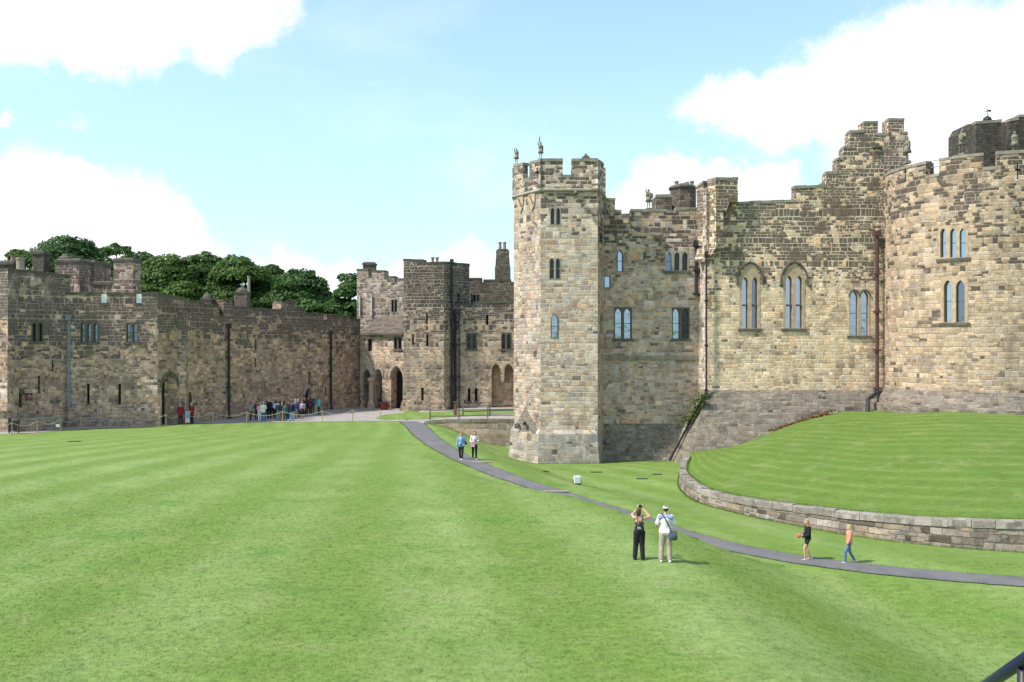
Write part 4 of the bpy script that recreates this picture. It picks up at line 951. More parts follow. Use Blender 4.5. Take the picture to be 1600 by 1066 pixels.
# turret with pots behind the recessed range
r = empty('stair_turret', at(1060, 76, z=13), 'dark round-cornered stair turret with chimney pots behind the recessed range', 'turret')
poly_stack(r, 74, [(1025.5,305), (1050,304.5)], 13, 2.5, M['soot'])
p = at(1067, 76.5); zt = at(0, 76, 293).z; mb = MB(); rr = at(1087.5, 76.5).x - p.x
pts = [Vector((p.x + rr * math.cos(a), p.y + rr * math.sin(a), 0)) for a in [rad(22.5 + 45 * i) for i in range(8)]]
ringband(mb, pts, [(0, 13), (0, zt)]); mb.build('drum', M['soot'], r)
mb = MB(); ringband(mb, pts, [(0, zt - .15), (.12, zt - .05), (.12, zt + .1), (-.5, zt + .35), (-rr * .8, zt + .45)]); mb.build('cap', M['coping_dark'], r)
for px, py, mt_ in ((1057, 283, 'terracotta'), (1073, 284.5, 'lead'), (1081, 283, 'lead')):
    q = at(px, 76.5); mb = MB(); zp_ = at(0, 76.5, py).z; mb.lathe((q.x, q.y, zt + .1), [(.18, 0), (.15, zp_ - zt - .3), (.2, zp_ - zt - .25), (.2, zp_ - zt - .1), (.01, zp_ - zt - .1)], 10); mb.build('chimney_pot', M[mt_], r)

#=================================================================== real grass blades on the near lawn
EMX, EMY = [], []
ev = []; ef = []
xs = [-30 + i * .8 for i in range(63)]; ys = [15 + i * .8 for i in range(50)]
for j, y in enumerate(ys):
    for i, x in enumerate(xs): ev.append((x, y, ground_h(x, y)))
for j in range(len(ys) - 1):
    for i in range(len(xs) - 1):
        cx_, cy_ = xs[i] + .4, ys[j] + .4
        if abs(cx_) > .6 * cy_ + 1.5: continue
        d_, _, hw_, s_, _ = pathinfo(cx_, cy_)
        if d_ < hw_ + .75: continue
        if cx_ > 8 and cy_ > 33.5 + max(0, 16 - cx_) * .1 and s_ > 0: continue
        k = j * len(xs) + i; ef.append((k, k + 1, k + 1 + len(xs), k + len(xs)))
me = bpy.data.meshes.new('grass_blades'); me.from_pydata(ev, [], ef); gb = bpy.data.objects.new('grass_blades', me); COL.objects.link(gb)
tv = []; tf = []; gr_ = random.Random(3)
for k in range(9):
    a = gr_.random() * 6.28; ox, oy = gr_.gauss(0, .03), gr_.gauss(0, .03); h_ = gr_.uniform(.012, .03); l_ = gr_.uniform(.0, .028); w_ = .0042; b0 = len(tv)
    ca, sa = math.cos(a), math.sin(a)
    tv += [(ox - sa * w_, oy + ca * w_, -.005), (ox + sa * w_, oy - ca * w_, -.005), (ox + ca * l_, oy + sa * l_, h_)]; tf.append((b0, b0 + 1, b0 + 2))
tm = bpy.data.meshes.new('tuft'); tm.from_pydata(tv, [], tf); tm.materials.append(M['lawn'])
ng = bpy.data.node_groups.new('grass_scatter', 'GeometryNodeTree'); ng.interface.new_socket('Geometry', in_out='INPUT', socket_type='NodeSocketGeometry'); ng.interface.new_socket('Geometry', in_out='OUTPUT', socket_type='NodeSocketGeometry')
gn = ng.nodes; gi = gn.new('NodeGroupInput'); go_ = gn.new('NodeGroupOutput')
dp = gn.new('GeometryNodeDistributePointsOnFaces'); ng.links.new(gi.outputs[0], dp.inputs['Mesh'])
ps = gn.new('GeometryNodeInputPosition'); sx = gn.new('ShaderNodeSeparateXYZ'); ng.links.new(ps.outputs[0], sx.inputs[0])
mr_ = gn.new('ShaderNodeMapRange'); ng.links.new(sx.outputs[1], mr_.inputs[0])
for i_, v_ in enumerate((18, 50, 150, 8)): mr_.inputs[i_ + 1].default_value = v_
ng.links.new(mr_.outputs[0], dp.inputs['Density'])
ti = gn.new('GeometryNodeInputNamedAttribute') if 0 else None
# the tuft is made inside the tree from a mesh object kept only as data
to = bpy.data.objects.new('tuft', tm)
oi = gn.new('GeometryNodeObjectInfo'); oi.inputs['Object'].default_value = to
ip = gn.new('GeometryNodeInstanceOnPoints'); ng.links.new(dp.outputs['Points'], ip.inputs['Points']); ng.links.new(oi.outputs['Geometry'], ip.inputs['Instance'])
rv = gn.new('FunctionNodeRandomValue'); rv.data_type = 'FLOAT_VECTOR'; rv.inputs[0].default_value = (-.15, -.15, 0); rv.inputs[1].default_value = (.15, .15, 6.28); ng.links.new(rv.outputs[0], ip.inputs['Rotation'])
rs = gn.new('FunctionNodeRandomValue'); rs.data_type = 'FLOAT'; rs.inputs[2].default_value = .6; rs.inputs[3].default_value = 1.25; ng.links.new(rs.outputs[1], ip.inputs['Scale'])
ng.links.new(ip.outputs[0], go_.inputs[0])
gm = gb.modifiers.new('scatter', 'NODES'); gm.node_group = ng; tag(gb, kind='stuff')

#=================================================================== mound and its retaining wall
RW = [(1070,61.6,-.95), (1064.5,57.5,-.85), (1064,52.8,-.75), (1085,48.4,-.74), (1110,45.8,-.68), (1180,42.8,-.6), (1222,41.7,-.56), (1306,39.7,-.5), (1390,38.1,-.42), (1495,36.6,-.3), (1600,35.8,-.2), (1760,35.0,-.15), (2000,34.5,-.1)]
RC = catmull([Vector((at(a, y).x, y, z)) for a, y, z in RW], 6)
r = empty('retaining_wall', at(1300, 40, z=-1.6), 'curved retaining wall of big weathered blocks round the foot of the grass mound', 'wall')
def offs(P, d):
    out = []
    for i, p in enumerate(P):
        a, b = P[max(i - 1, 0)], P[min(i + 1, len(P) - 1)]; t = Vector((b.x - a.x, b.y - a.y)).normalized(); out.append(Vector((p.x + -t.y * d, p.y + t.x * d, p.z)))
    return out
us = [0.0]
for a, b in zip(RC, RC[1:]): us.append(us[-1] + (a - b).length)
inn = offs(RC, .42); out_ = offs(RC, -.12); cap0 = offs(RC, -.05)
mb = MB(); rows = [[Vector((p.x, p.y, -2.1)) for p in out_], [Vector((p.x, p.y, p.z - .26)) for p in RC]]
mb.quadgrid(rows, [[(u, -2.1) for u in us], [(u, RC[i].z - .26) for i, u in enumerate(us)]])
mb.build('wall', M['rwall'], r)
mb = MB(); i = 0; Lc = us[-1]; x = 0.0
def along(P, s):
    for i in range(len(us) - 1):
        if us[i + 1] >= s: t = (s - us[i]) / (us[i + 1] - us[i]); return P[i].lerp(P[i + 1], t)
    return P[-1].copy()
while x < Lc:
    e = min(Lc, x + R.uniform(.8, 1.5)); j = R.uniform(-.025, .025); k = R.uniform(-.02, .02)
    n_ = max(1, int((e - x) / .45)); ss = [lerp(x, e - .015, q / n_) for q in range(n_ + 1)]
    f0 = [along(cap0, s) for s in ss]; b0 = [along(inn, s) for s in ss]
    Z = lambda P, dz: [Vector((p.x, p.y - k, p.z + dz + j)) for p in P]
    mb.quadgrid([Z(f0, -.3), Z(f0, -.04), [a.lerp(b, .06) + Vector((0, 0, .02)) for a, b in zip(Z(f0, 0), Z(b0, 0))], Z(b0, 0), Z(b0, -.3)], [[(s, v) for s in ss] for v in (0, .3, .4, .8, 1.1)])
    for m_ in (0, -1): mb.face([Z(f0, -.3)[m_], Z(b0, -.3)[m_], Z(b0, 0)[m_], Z(f0, -.04)[m_]])
    x = e
mb.build('coping', stone('weathered_cap_stone', [GREY, LGREY, (.3,.28,.25), (.38,.34,.3)], 40, 40, mf=0, dark=.0, lichen=.5, contrast=.2, hue=(.78,.74,.73), seed=33), r)
IN = [(1078,63.4,-.85), (1110,64.0,-.75), (1150,64.2,-.5), (1200,64.7,.3), (1250,65.3,1.15), (1300,65.7,1.72), (1350,66,1.98), (1400,64.8,2.1), (1450,61.5,2.25), (1500,59.2,2.35), (1560,58.6,2.36), (1640,59.2,2.36), (1900,63,2.36)]
IC = catmull([Vector((at(a, y).x, y, z)) for a, y, z in IN], 6)
n_ = 26; rows = []; uvr = []
for i in range(n_ + 1):
    t = i / n_; row = []; ur = []
    for k in range(len(RC)):
        a, b = offs(RC, .36)[k] if False else inn[k], IC[k]
        p = a.lerp(b, t); d = (b - a).length
        p.z = lerp(a.z - .1, b.z, t) + .35 * math.sin(PI * t) * sm(3, 12, d) + .03 * noise.noise(p * .3); row.append(p); ur.append((us[k], d * t))
    rows.append(row); uvr.append(ur)
mb = MB(); mb.quadgrid(rows, uvr); tag(mb.build('grass_mound', M['mound'], smooth=True), kind='structure')

mb = MB(); fr = random.Random(9)
def fringe(P, dens, dy=0.0):
    for a, b in zip(P, P[1:]):
        L = (Vector((b.x, b.y)) - Vector((a.x, a.y))).length
        for _ in range(int(L * dens)):
            t_ = fr.random(); x, y = lerp(a.x, b.x, t_) + fr.gauss(0, .03), lerp(a.y, b.y, t_) - abs(fr.gauss(0, .07)) - dy
            z = ground_h(x, y) if dy >= 0 else lerp(a.z, b.z, t_)
            an = fr.random() * 6.28; h = fr.uniform(.04, .15); w = .008; l = fr.uniform(0, .07)
            mb.face([(x - w * math.sin(an), y + w * math.cos(an), z - .02), (x + w * math.sin(an), y - w * math.cos(an), z - .02), (x + l * math.cos(an), y + l * math.sin(an), z + h)])
fringe(out_, 170); fringe([at(791, 64.45), at(934, 64.55)], 130); fringe([at(936, 66.2), at(1044, 66.2)], 110); fringe([at(690, 75.95), at(790, 75.95)], 110)
fringe([Vector(p) for p in L_[::3]], 55); fringe([Vector(p) + Vector((0, .06, 0)) for p in R_[::3]], 55)
top_edge = [Vector((p.x, p.y, p.z - .02)) for p in inn]; fringe(top_edge, 150, -.1)
tag(mb.build('edge_grass', M['mound']), kind='stuff')

# wall below the upper court
r = empty('court_wall', at(730, WALLY, z=-1.8), 'low buff retaining wall below the rail fence, behind the two walkers', 'wall')
S = Plane((at(655, WALLY).x, WALLY), (1.5, WALLY))
w = Wall(r, S, [(664,659.3), (676,657), (700,655.6), (812,655)], -2.2, M['lowwall'], .5, coping='coping', copt=.22); w.done()
c = at(778, WALLY - .05, 700); mb = MB(); mb.box(c + Vector((0, -.1, 0)), (.9, .3, .32)); mb.build('drain_hole', M['dark'], r)
# low wall at the far left
r = empty('low_wall', at(60, 70), 'low freestanding stone wall block behind the rope at the far left', 'wall')
S = Plane(at(21, 68.6), at(96, 70.6)); w = Wall(r, S, [(21,654.5), (96,652)], -.2, M['west'], .7, coping='coping'); w.done()

#=================================================================== fences
def rope_barrier(pts, label, thick_first=False):
    r = empty('rope_barrier', gp(*pts[len(pts) // 2]), label, 'rope barrier'); tops = []
    for i, (px, py) in enumerate(pts):
        p = gp(px, py, 0); p.z = 0; rr = .04; hh = 1.15 if (thick_first and i == 0) else .98
        mb = MB(); mb.lathe((p.x, p.y, -.1), [(rr, 0), (rr * .95, hh + .02), (rr * .6, hh + .1)], 8); mb.build('post', M['wood_pale'], r); tops.append(Vector((p.x, p.y, hh - .06)))
    for a, b in zip(tops, tops[1:]):
        P = [a.lerp(b, k / 8) - Vector((0, 0, .32 * 4 * (k / 8) * (1 - k / 8))) for k in range(9)]; mb = MB(); mb.tube(P, .02, 6); mb.build('rope', M['rope'], r)
    return r, tops
rb, tp = rope_barrier([(-22,681), (18.6,679.5), (58.5,676.5), (94.6,673.5), (125.5,670.5), (156,669.3), (206.4,668), (259.6,665.5), (281,663), (333,661.8), (385.8,661), (441.7,660), (504,659), (551,657.6), (594.6,657.6)], 'rope strung between slim wooden posts along the far edge of the lawn')
p = tp[3]; mb = MB(); mb.box((p.x - .2, p.y - .05, .42), (.28, .02, .22)); mb.build('tag', M['white'], rb)
c = gp(9, 680); mb = MB(); mb.box((c.x, c.y + 1, .6), (.5, .12, .75)); mb.box((c.x + .35, c.y + .95, .78), (.35, .03, .4)); mb.tube([(c.x - .3, c.y + 1, 0), (c.x - .3, c.y + 1, 1.2)], .05, 6)
mb.tube([(c.x + .3, c.y + 1.2, 0), (c.x + .3, c.y + 1.2, 1.1)], .04, 6); tag(mb.build('gate', M['black']), 'small black gate at the extreme left behind the rope', 'gate')
def rail_fence(posts, end, label, z=.2):
    P = []
    for px, py in posts: q_ = gp(px, py, z); P.append(q_)
    r = empty('rail_fence', P[0], label, 'fence', 'rail fences by the upper path')
    for p in P: mb = MB(); mb.box((p.x, p.y, z + .52), (.13, .13, 1.15), 0, .92); mb.build('post', M['wood_grey'], r)
    e = gp(*end, z); Q = P + [e]
    for hh in (.38, .88):
        mb = MB()
        for a, b in zip(Q, Q[1:]): mb.tube([(a.x, a.y, z + hh), (b.x, b.y, z + hh)], .05, 6)
        mb.build('rail', M['wood_grey'], r)
rail_fence([(672,657.3), (717,656.8), (762,656)], (812,655.3), 'weathered two-rail fence on top of the low buff wall')
rail_fence([(723.4,650), (765.6,648.5)], (812,647), 'rear two-rail fence between the grass strip and the pointed niches')
p = gp(711.5, 651, .2); mb = MB(); mb.box((p.x, p.y, .2 + .62), (.3, .3, 1.25), 0, .85); mb.box((p.x, p.y, 1.5), (.34, .34, .08)); tag(mb.build('gatepost', M['wood_brown']), 'thick brown wooden post on the grass strip behind the front fence', 'post')

# floodlight box, bench, planter, folding sign, chain-side things
p = gp(902, 767, -1.3); p.z = ground_h(p.x, p.y)
r = empty('floodlight', p, 'white box floodlight on the grass of the hollow', 'floodlight')
mb = MB(); mb.box((p.x, p.y, p.z + .28), (.38, .2, .4), .2, .94); mb.box((p.x - .02, p.y - .11, p.z + .28), (.3, .02, .32), .2); mb.build('housing', M['white'], r)
mb = MB(); mb.box((p.x, p.y, p.z + .04), (.34, .22, .08), .2); mb.tube([(p.x - .22, p.y, p.z + .02), (p.x - .22, p.y, p.z + .3)], .02, 6); mb.tube([(p.x + .22, p.y, p.z + .02), (p.x + .22, p.y, p.z + .3)], .02, 6); mb.build('bracket', M['black'], r)
p = at(383, 83.3); r = empty('bench', p, 'dark wooden bench against the long wall left of the tour group', 'bench', rz=math.atan2(20.8, 13.5))
def lb(name, boxes, mat, par):
    mb = MB()
    for c, d in boxes: mb.box(c, d)
    return mb.build(name, M[mat], par, local=True)
lb('seat', [((0, -.18 + k * .13, .45), (1.9, .11, .04)) for k in range(4)], 'black', r); lb('backrest', [((0, .28, .6 + k * .13), (1.9, .03, .1)) for k in range(3)], 'black', r)
for x in (-.85, .85): lb('leg', [((x, -.15, .22), (.07, .07, .44)), ((x, .25, .45), (.07, .07, .9)), ((x, .05, .62), (.07, .45, .05))], 'black', r)
p = gp(600.5, 640.5, .02); r = empty('planter', p, 'dark red square tub beside the big dark archway', 'planter')
mb = MB(); mb.lathe((0, 0, 0), [(.3, 0), (.36, .1), (.44, .62), (.5, .66), (.5, .74), (.4, .74), (.38, .6), (.01, .6)], 16); mb.build('tub', M['redpot'], r, local=True)
p = gp(293.5, 662.5); r = empty('sandwich_board', p, 'blue and white folding board on red legs beside the right-hand guard', 'sign board')
mb = MB(); mb.box((0, -.05, .6), (.4, .04, .95)); mb.build('board', M['white'], r, local=True)
mb = MB(); mb.box((.04, -.075, .75), (.28, .01, .6)); mb.build('poster', flat('blue_poster', (.2,.42,.62), .5, .1), r, local=True)
mb = MB(); mb.tube([(-.28, -.25, 0), (-.18, 0, 1.05)], .025, 6); mb.tube([(.28, -.25, 0), (.18, 0, 1.05)], .025, 6); mb.tube([(-.3, .3, 0), (-.18, 0, 1.05)], .025, 6); mb.tube([(.3, .3, 0), (.18, 0, 1.05)], .025, 6); mb.build('leg', flat('red_leg', (.4,.05,.02), .5, .1), r, local=True)

# camera terrace with stair and handrail
mb = MB(); mb.box((0, -3.2, 2.6), (7, 7.5, 5.2)); tag(mb.build('terrace', M['west']), 'dark stone viewing terrace under the camera', 'terrace')
a, b = at(1546, 3.0, 1068), at(1640, 2.55, 1004); d = (b - a).normalized()
r = empty('handrail', (b.x, b.y, 5.2), 'blue-black metal stair handrail in the bottom right corner', 'handrail')
mb = MB(); A2 = a - d * 1.6; B2 = b + d * 1.0
for sx, sz in ((0, 0),):
    mb.tube([A2, B2], .019, 12)
mb.build('rail', flat('dark_blue_gloss_metal', (.012,.015,.07), .22, .05, metal=.3, spec=.8), r, smooth=True)
mb = MB(); q = a.lerp(b, .60); mb.tube([q - Vector((0, 0, .03)), Vector((q.x, q.y, 4.0))], .017, 10); q2 = a - d * 1.2; mb.build('baluster', M['black'], r, smooth=True); mb = MB(); mb.tube([q2, Vector((q2.x, q2.y, 3.6))], .017, 10); mb.build('baluster', M['black'], r, smooth=True)

#=================================================================== people
VX = {}
def mcloth(key, col, rough=.85):
    k = 'cloth_' + key
    if k not in M: M[k] = flat(k, col, rough, .22, 7, bump=.01)
    return M[k]
M['skin'] = flat('skin', (.52,.32,.22), .6, .08, 5); M['skin2'] = flat('skin_tan', (.45,.26,.17), .6, .08, 5)
HAIR = {'brown': (.06,.035,.02), 'dark': (.018,.014,.012), 'grey': (.3,.29,.28), 'blonde': (.42,.27,.13), 'red': (.17,.05,.025), 'fair': (.52,.4,.22)}
def V(*a): return Vector(a)
def pose(**kw):
    J = dict(hd=V(0,.02,1.63), nk=V(0,-.005,1.46), ch=V(0,0,1.27), ws=V(0,0,1.08), pv=V(0,-.005,.95),
             sl=V(-.18,-.01,1.415), sr=V(.18,-.01,1.415), el=V(-.235,-.03,1.13), er=V(.235,-.03,1.13), wl=V(-.245,.05,.88), wr=V(.245,.05,.88),
             hl=V(-.09,0,.92), hr=V(.09,0,.92), kl=V(-.1,.02,.5), kr=V(.1,.02,.5), al=V(-.105,-.03,.085), ar=V(.105,-.03,.085))
    J.update({k: Vector(v) for k, v in kw.items()}); return J
def person(loc, rz, ht, J, wear, label, group=None, near=False, hair=('short', 'brown'), build=1.0, skin='skin', name='person', cat='person', fem=False, hatc=None, hands=None):
    k = ht / 1.75; root = empty(name, loc, label, cat, group, rz); vox = (.008 if near else .0125) 
    B = build; fem_s = .93 if fem else 1.0
    def sc(mb):
        for i, v in enumerate(mb.v): mb.v[i] = v * k
        return mb
    mb = MB()
    hd = J['hd']; tw = J.get('turn', V(0, 0, 0)).z; q = Matrix.Rotation(tw, 3, 'Z')
    mb.ell(hd + q @ V(0, -.01, .02), (.075, .093, .1), n=16); mb.ell(hd + q @ V(0, .025, -.035), (.056, .062, .075), n=14); mb.cap(hd + q @ V(0, .055, -.085), hd + q @ V(0, .06, -.08), .026, .026)
    mb.cap(hd + q @ V(0, .088, .015), hd + q @ V(0, .108, -.02), .009, .014, 8)
    for s in (-1, 1): mb.ell(hd + q @ V(s * .076, -.01, -.005), (.012, .022, .032), n=8)
    mb.cap(J['nk'] + V(0, 0, -.06), hd + V(0, -.015, -.05), .058, .052)
    mb.ell(J['ch'] + V(0, 0, .03), (.155 * B * fem_s, .105 * B, .17)); mb.cap(J['ch'], J['ws'], .12 * B, .108 * B); mb.cap(J['sl'], J['sr'], .06, .06)
    mb.cap(J['nk'] + V(0, 0, -.05), J['sl'] , .055, .05); mb.cap(J['nk'] + V(0, 0, -.05), J['sr'], .055, .05)
    mb.ell(J['pv'], (.155 * B, .11 * B, .12)); mb.cap(J['ws'] + V(-.03, 0, 0), J['pv'] + V(-.04, 0, 0), .1 * B, .11 * B); mb.cap(J['ws'] + V(.03, 0, 0), J['pv'] + V(.04, 0, 0), .1 * B, .11 * B)
    for s, S_, E_, W_, h_, k_, a_ in ((-1, 'sl', 'el', 'wl', 'hl', 'kl', 'al'), (1, 'sr', 'er', 'wr', 'hr', 'kr', 'ar')):
        mb.cap(J[S_], J[E_], .052 * B, .038 * B); mb.cap(J[E_], J[W_], .038 * B, .026)
        mb.cap(J[h_], J[k_], .085 * B, .054); mb.cap(J[k_], J[k_].lerp(J[a_], .35) + V(0, -.015, 0), .052, .052); mb.cap(J[k_].lerp(J[a_], .35) + V(0, -.015, 0), J[a_], .05, .033)
        ft = J.get('f' + a_[1], V(0, 1, 0)); ft = ft.normalized() if ft.length else V(0, 1, 0)
        mb.cap(J[a_] + V(0, -.02, -.03), J[a_] + ft * .15 + V(0, 0, -.055), .036, .028)
        d = (J[W_] - J[E_]).normalized(); hv = J.get('h' + S_[1]); d2 = (d if hv is None else Vector(hv).normalized())
        n = V(-s, .35, 0); n = n - d2 * n.dot(d2); n.normalize(); sd = d2.cross(n) * (1 if s < 0 else -1)
        if sd.dot(V(0, 1, 0)) < 0 and abs(d2.z) > .5: sd = -sd
        w0 = J[W_]
        for t_ in (-.022, 0, .022): mb.cap(w0 + d2 * .01 + sd * t_ * .6, w0 + d2 * .075 + sd * t_ * 1.15, .018, .015, 8)
        for fi, (o_, ln) in enumerate(((.033, .066), (.011, .075), (-.011, .07), (-.032, .055))):
            b0 = w0 + d2 * .08 + sd * o_; b1 = b0 + (d2 * .9 + n * .35).normalized() * ln * .5; b2 = b1 + (d2 * .6 + n * .8).normalized() * ln * .5
            rf = .0088 if near else .0105
            mb.cap(b0, b1, rf + .001, rf, 8); mb.cap(b1, b2, rf, rf - .001, 8)
        t0 = w0 + d2 * .025 + sd * .022; t1 = t0 + (sd * .8 + d2 * .6 + n * .3).normalized() * .034; t2 = t1 + (sd * .3 + d2 + n * .4).normalized() * .03
        mb.cap(t0, t1, .013, .011, 8); mb.cap(t1, t2, .011, .0095, 8)
    sc(mb).build('body', M[skin], root, local=True, remesh=vox, smit=2)
    if name == 'statue': return root
    cl = .014
    def torso(c, zlow, flare=0.0, sleeve=1.0, loose=0.0, thick=.0):
        mb = MB(); g = cl + loose
        bare = sleeve == 0
        mb.ell(J['ch'] + V(0, 0, -.03 if bare else .03), (.155 * B * fem_s + g, .105 * B + g, .14 if bare else .18)); mb.cap(J['ch'] + V(0, 0, -.05 if bare else 0), J['ws'], .122 * B + g, .11 * B + g)
        if not bare: mb.cap(V(J['sl'].x * .95, J['sl'].y, J['sl'].z - .015), V(J['sr'].x * .95, J['sr'].y, J['sr'].z - .015), .058 + cl, .058 + cl)
        if not bare: mb.cap(J['nk'] + V(0, 0, -.065), J['sl'], .055 + cl, .05 + cl); mb.cap(J['nk'] + V(0, 0, -.065), J['sr'], .055 + cl, .05 + cl)
        if J['pv'].z - zlow < .5:
            lo = V(0, 0, zlow) + V(J['pv'].x, J['pv'].y, 0)
            if zlow < J['ws'].z:
                for x in (-.055, .055): mb.cap(J['ws'] + V(x * .8, 0, 0), lo + V(x, 0, .1), .095 * B + g, .105 * B + g + flare)
        for s, S_, E_, W_ in ((-1, 'sl', 'el', 'wl'), (1, 'sr', 'er', 'wr')):
            if sleeve > 0:
                a = J[S_]; 
                if sleeve <= .5: mb.cap(a, a.lerp(J[E_], sleeve * 2), .055 * B + cl, (.05) * B + cl + .004)
                else: mb.cap(a, J[E_], .055 * B + cl, .045 * B + cl); mb.cap(J[E_], J[E_].lerp(J[W_], (sleeve - .5) * 2 * .94), .044 * B + cl, .034 + cl)
        return sc(mb).build(c[0], mcloth(*c[1:3]), root, local=True, remesh=max(vox, .011), smit=3)
    def legs(c, ln=1.0, loose=.0):
        mb = MB(); g = cl + loose
        mb.ell(J['pv'] + V(0, 0, .0), (.158 * B + cl, .113 * B + cl, .13)); mb.cap(J['pv'] + V(-.05, 0, .05), J['pv'] + V(.05, 0, .05), .1 * B + cl, .1 * B + cl)
        for h_, k_, a_ in (('hl', 'kl', 'al'), ('hr', 'kr', 'ar')):
            kk = min(1, ln * 2); mb.cap(J[h_], J[h_].lerp(J[k_], kk), .088 * B + g, lerp(.088, .058, kk) + g)
            if ln > .5: t = (ln - .5) * 2 * .95; mb.cap(J[k_], J[k_].lerp(J[a_], t), .058 + g, .043 + g * 1.1)
        return sc(mb).build(c[0], mcloth(*c[1:3]), root, local=True, remesh=max(vox, .011), smit=2)
    for it in wear:
        kind, nm, key, col = it[:4]; opt = it[4] if len(it) > 4 else {}
        if kind == 'top': torso((nm, key, col), opt.get('low', .9), opt.get('flare', 0), opt.get('sleeve', .4), opt.get('loose', 0))
        elif kind == 'legs': legs((nm, key, col), opt.get('len', 1.0), opt.get('loose', 0))
        elif kind == 'skirt':
            mb = MB(); lo = opt.get('low', .5); p = J['pv']; P = [V(p.x, p.y, lerp(1.06, lo, t)) for t in (0, .3, .6, 1)]; mb.tube(P, [.125 * B, .165 * B, .19 * B, .21 * B], 14); sc(mb).build(nm, mcloth(key, col), root, local=True, smooth=True)
        elif kind == 'shoe':
            for a_ in ('al', 'ar'):
                ft = J.get('f' + a_[1], V(0, 1, 0)).normalized(); mb = MB(); A = J[a_]; base = V(A.x, A.y, A.z - .05)
                mb.cap(base + ft * -.05, base + ft * .05, .045, .045); mb.cap(base + ft * .04 + V(0, 0, -.008), base + ft * .15 + V(0, 0, -.012), .045, .034)
                zmin = A.z - .088
                for i, v in enumerate(mb.v):
                    if v.z < zmin: mb.v[i] = V(v.x, v.y, zmin)
                sc(mb).build('shoe', mcloth(key, col), root, local=True, smooth=True)
        elif kind == 'yoke':
            mb = MB(); mb.cap(V(J['sl'].x * .9, -.03, J['sl'].z - .02), V(J['sr'].x * .9, -.03, J['sr'].z - .02), .086, .086); sc(mb).build(nm, mcloth(key, col), root, local=True, remesh=.011)
        elif kind == 'cap':
            mb = MB(); mb.ell(hd + q @ V(0, -.012, .05), (.088, .106, .082), n=16); mb.ell(hd + q @ V(0, .1, .055), (.062, .07, .012), n=12); sc(mb).build(nm, mcloth(key, col), root, local=True, remesh=.008)
    st, hc = hair; mk = 'hair_' + hc
    if mk not in M: M[mk] = flat(mk, HAIR[hc], .6, .35, 25, bump=.006)
    if st != 'none':
        mb = MB(); mb.ell(hd + q @ V(0, -.028, .035), (.084, .092, .098), n=16); mb.cap(hd + q @ V(-.05, .02, .085), hd + q @ V(.05, .02, .085), .035, .035)
        if st == 'bob': mb.ell(hd + q @ V(0, -.045, -.02), (.088, .072, .12), n=14)
        if st == 'long':
            mb.cap(hd + q @ V(0, -.05, 0), J['nk'] + V(0, -.075, -.02), .075, .07); mb.cap(J['nk'] + V(-.03, -.085, 0), J['ch'] + V(-.03, -.12, .03), .05, .032); mb.cap(J['nk'] + V(.03, -.085, 0), J['ch'] + V(.03, -.12, .0), .05, .032)
            for s in (-1, 1): mb.cap(hd + q @ V(s * .066, .0, .0), J['nk'] + q @ V(s * .085, .03, -.09), .03, .024)
        sc(mb).build('hair', M[mk], root, local=True, remesh=.009 if near else .012, smit=2)
    if near:
        for s in (-1, 1): mb = MB(); mb.ell(hd + q @ V(s * .031, .079, .012), (.012, .009, .008), n=8); sc(mb).build('eye', M['black'], root, local=True, smooth=True)
        mb = MB(); mb.ell(hd + q @ V(0, .083, -.052), (.02, .007, .006), n=8); sc(mb).build('mouth', mcloth('lip', (.3, .09, .08)), root, local=True, smooth=True)
    return root
def G(px, py, z=None, zz=0):
    p = gp(px, py, zz)
    for _ in range(4):
        h = ground_h(p.x, p.y); p = gp(px, py, h)
    return p
NAVY, BLK, WHT, DENIM, REDM = (.02,.03,.08), (.014,.014,.018), (.72,.72,.74), (.09,.16,.3), (.2,.015,.03)
# --- photographing pair on the lawn (seen from behind)
p = G(999, 874.5)
J = pose(hd=(-.02,.0,1.64), el=(-.27,.16,1.5), wl=(-.08,.3,1.68), er=(.34,.1,1.47), wr=(.1,.3,1.7), sl=(-.17,-.01,1.43), sr=(.17,-.01,1.43), hl=(-.085,0,.92), kl=(-.12,.03,.5), al=(-.15,-.03,.085), kr=(.09,.03,.5), ar=(.12,-.05,.085), hs_l=(0,0,1))
J['hl_'] = V(0, 0, 1)
woman = person(p, rad(-12), 1.63, J, [('top', 'camisole', 'plum', (.07,.02,.035), {'low': .97, 'sleeve': 0}), ('legs', 'trousers', 'black', BLK, {'loose': .022}), ('shoe', 'shoe', 'black', BLK)], 'woman in a strappy top and black trousers holding a camera up, seen from behind', near=True, hair=('bob', 'brown'), fem=True)
def attach(root_loc, rz, off): return Vector(root_loc) + Matrix.Rotation(rz, 3, 'Z') @ Vector(off)
mb = MB(); mb.box((0, 0, 0), (.12, .06, .075)); mb.tube([(0, .03, 0), (0, .09, 0)], .03, 12); mb.box((0, 0, .045), (.04, .04, .02))
o = mb.build('camera', M['black']); o.location = attach(p, rad(-12), (.01, .36, 1.63)); o.rotation_euler = (0, 0, rad(-12)); tag(o, 'small black camera held above the head of the woman in black trousers', 'camera')
r = empty('backpack', attach(p, rad(-12), (.02, -.16, 1.0)), 'small black rucksack on the back of the woman taking a photograph', 'backpack', rz=rad(-12))
mb = MB(); mb.ell((0, -.03, .08), (.14, .09, .17)); mb.ell((0, -.11, .02), (.1, .04, .09)); mb.build('pack', M['black'], r, local=True, remesh=.012)
mb = MB(); mb.ell((0, -.155, .06), (.07, .012, .045)); mb.build('pocket', M['lead'], r, local=True, smooth=True)
for s in (-1, 1): mb = MB(); mb.tube([(s * .06, 0, .2), (s * .075, .02, .33), (s * .09, .09, .42), (s * .1, .2, .36)], .014, 6); mb.build('strap', M['black'], r, local=True)
p = G(1040, 878)
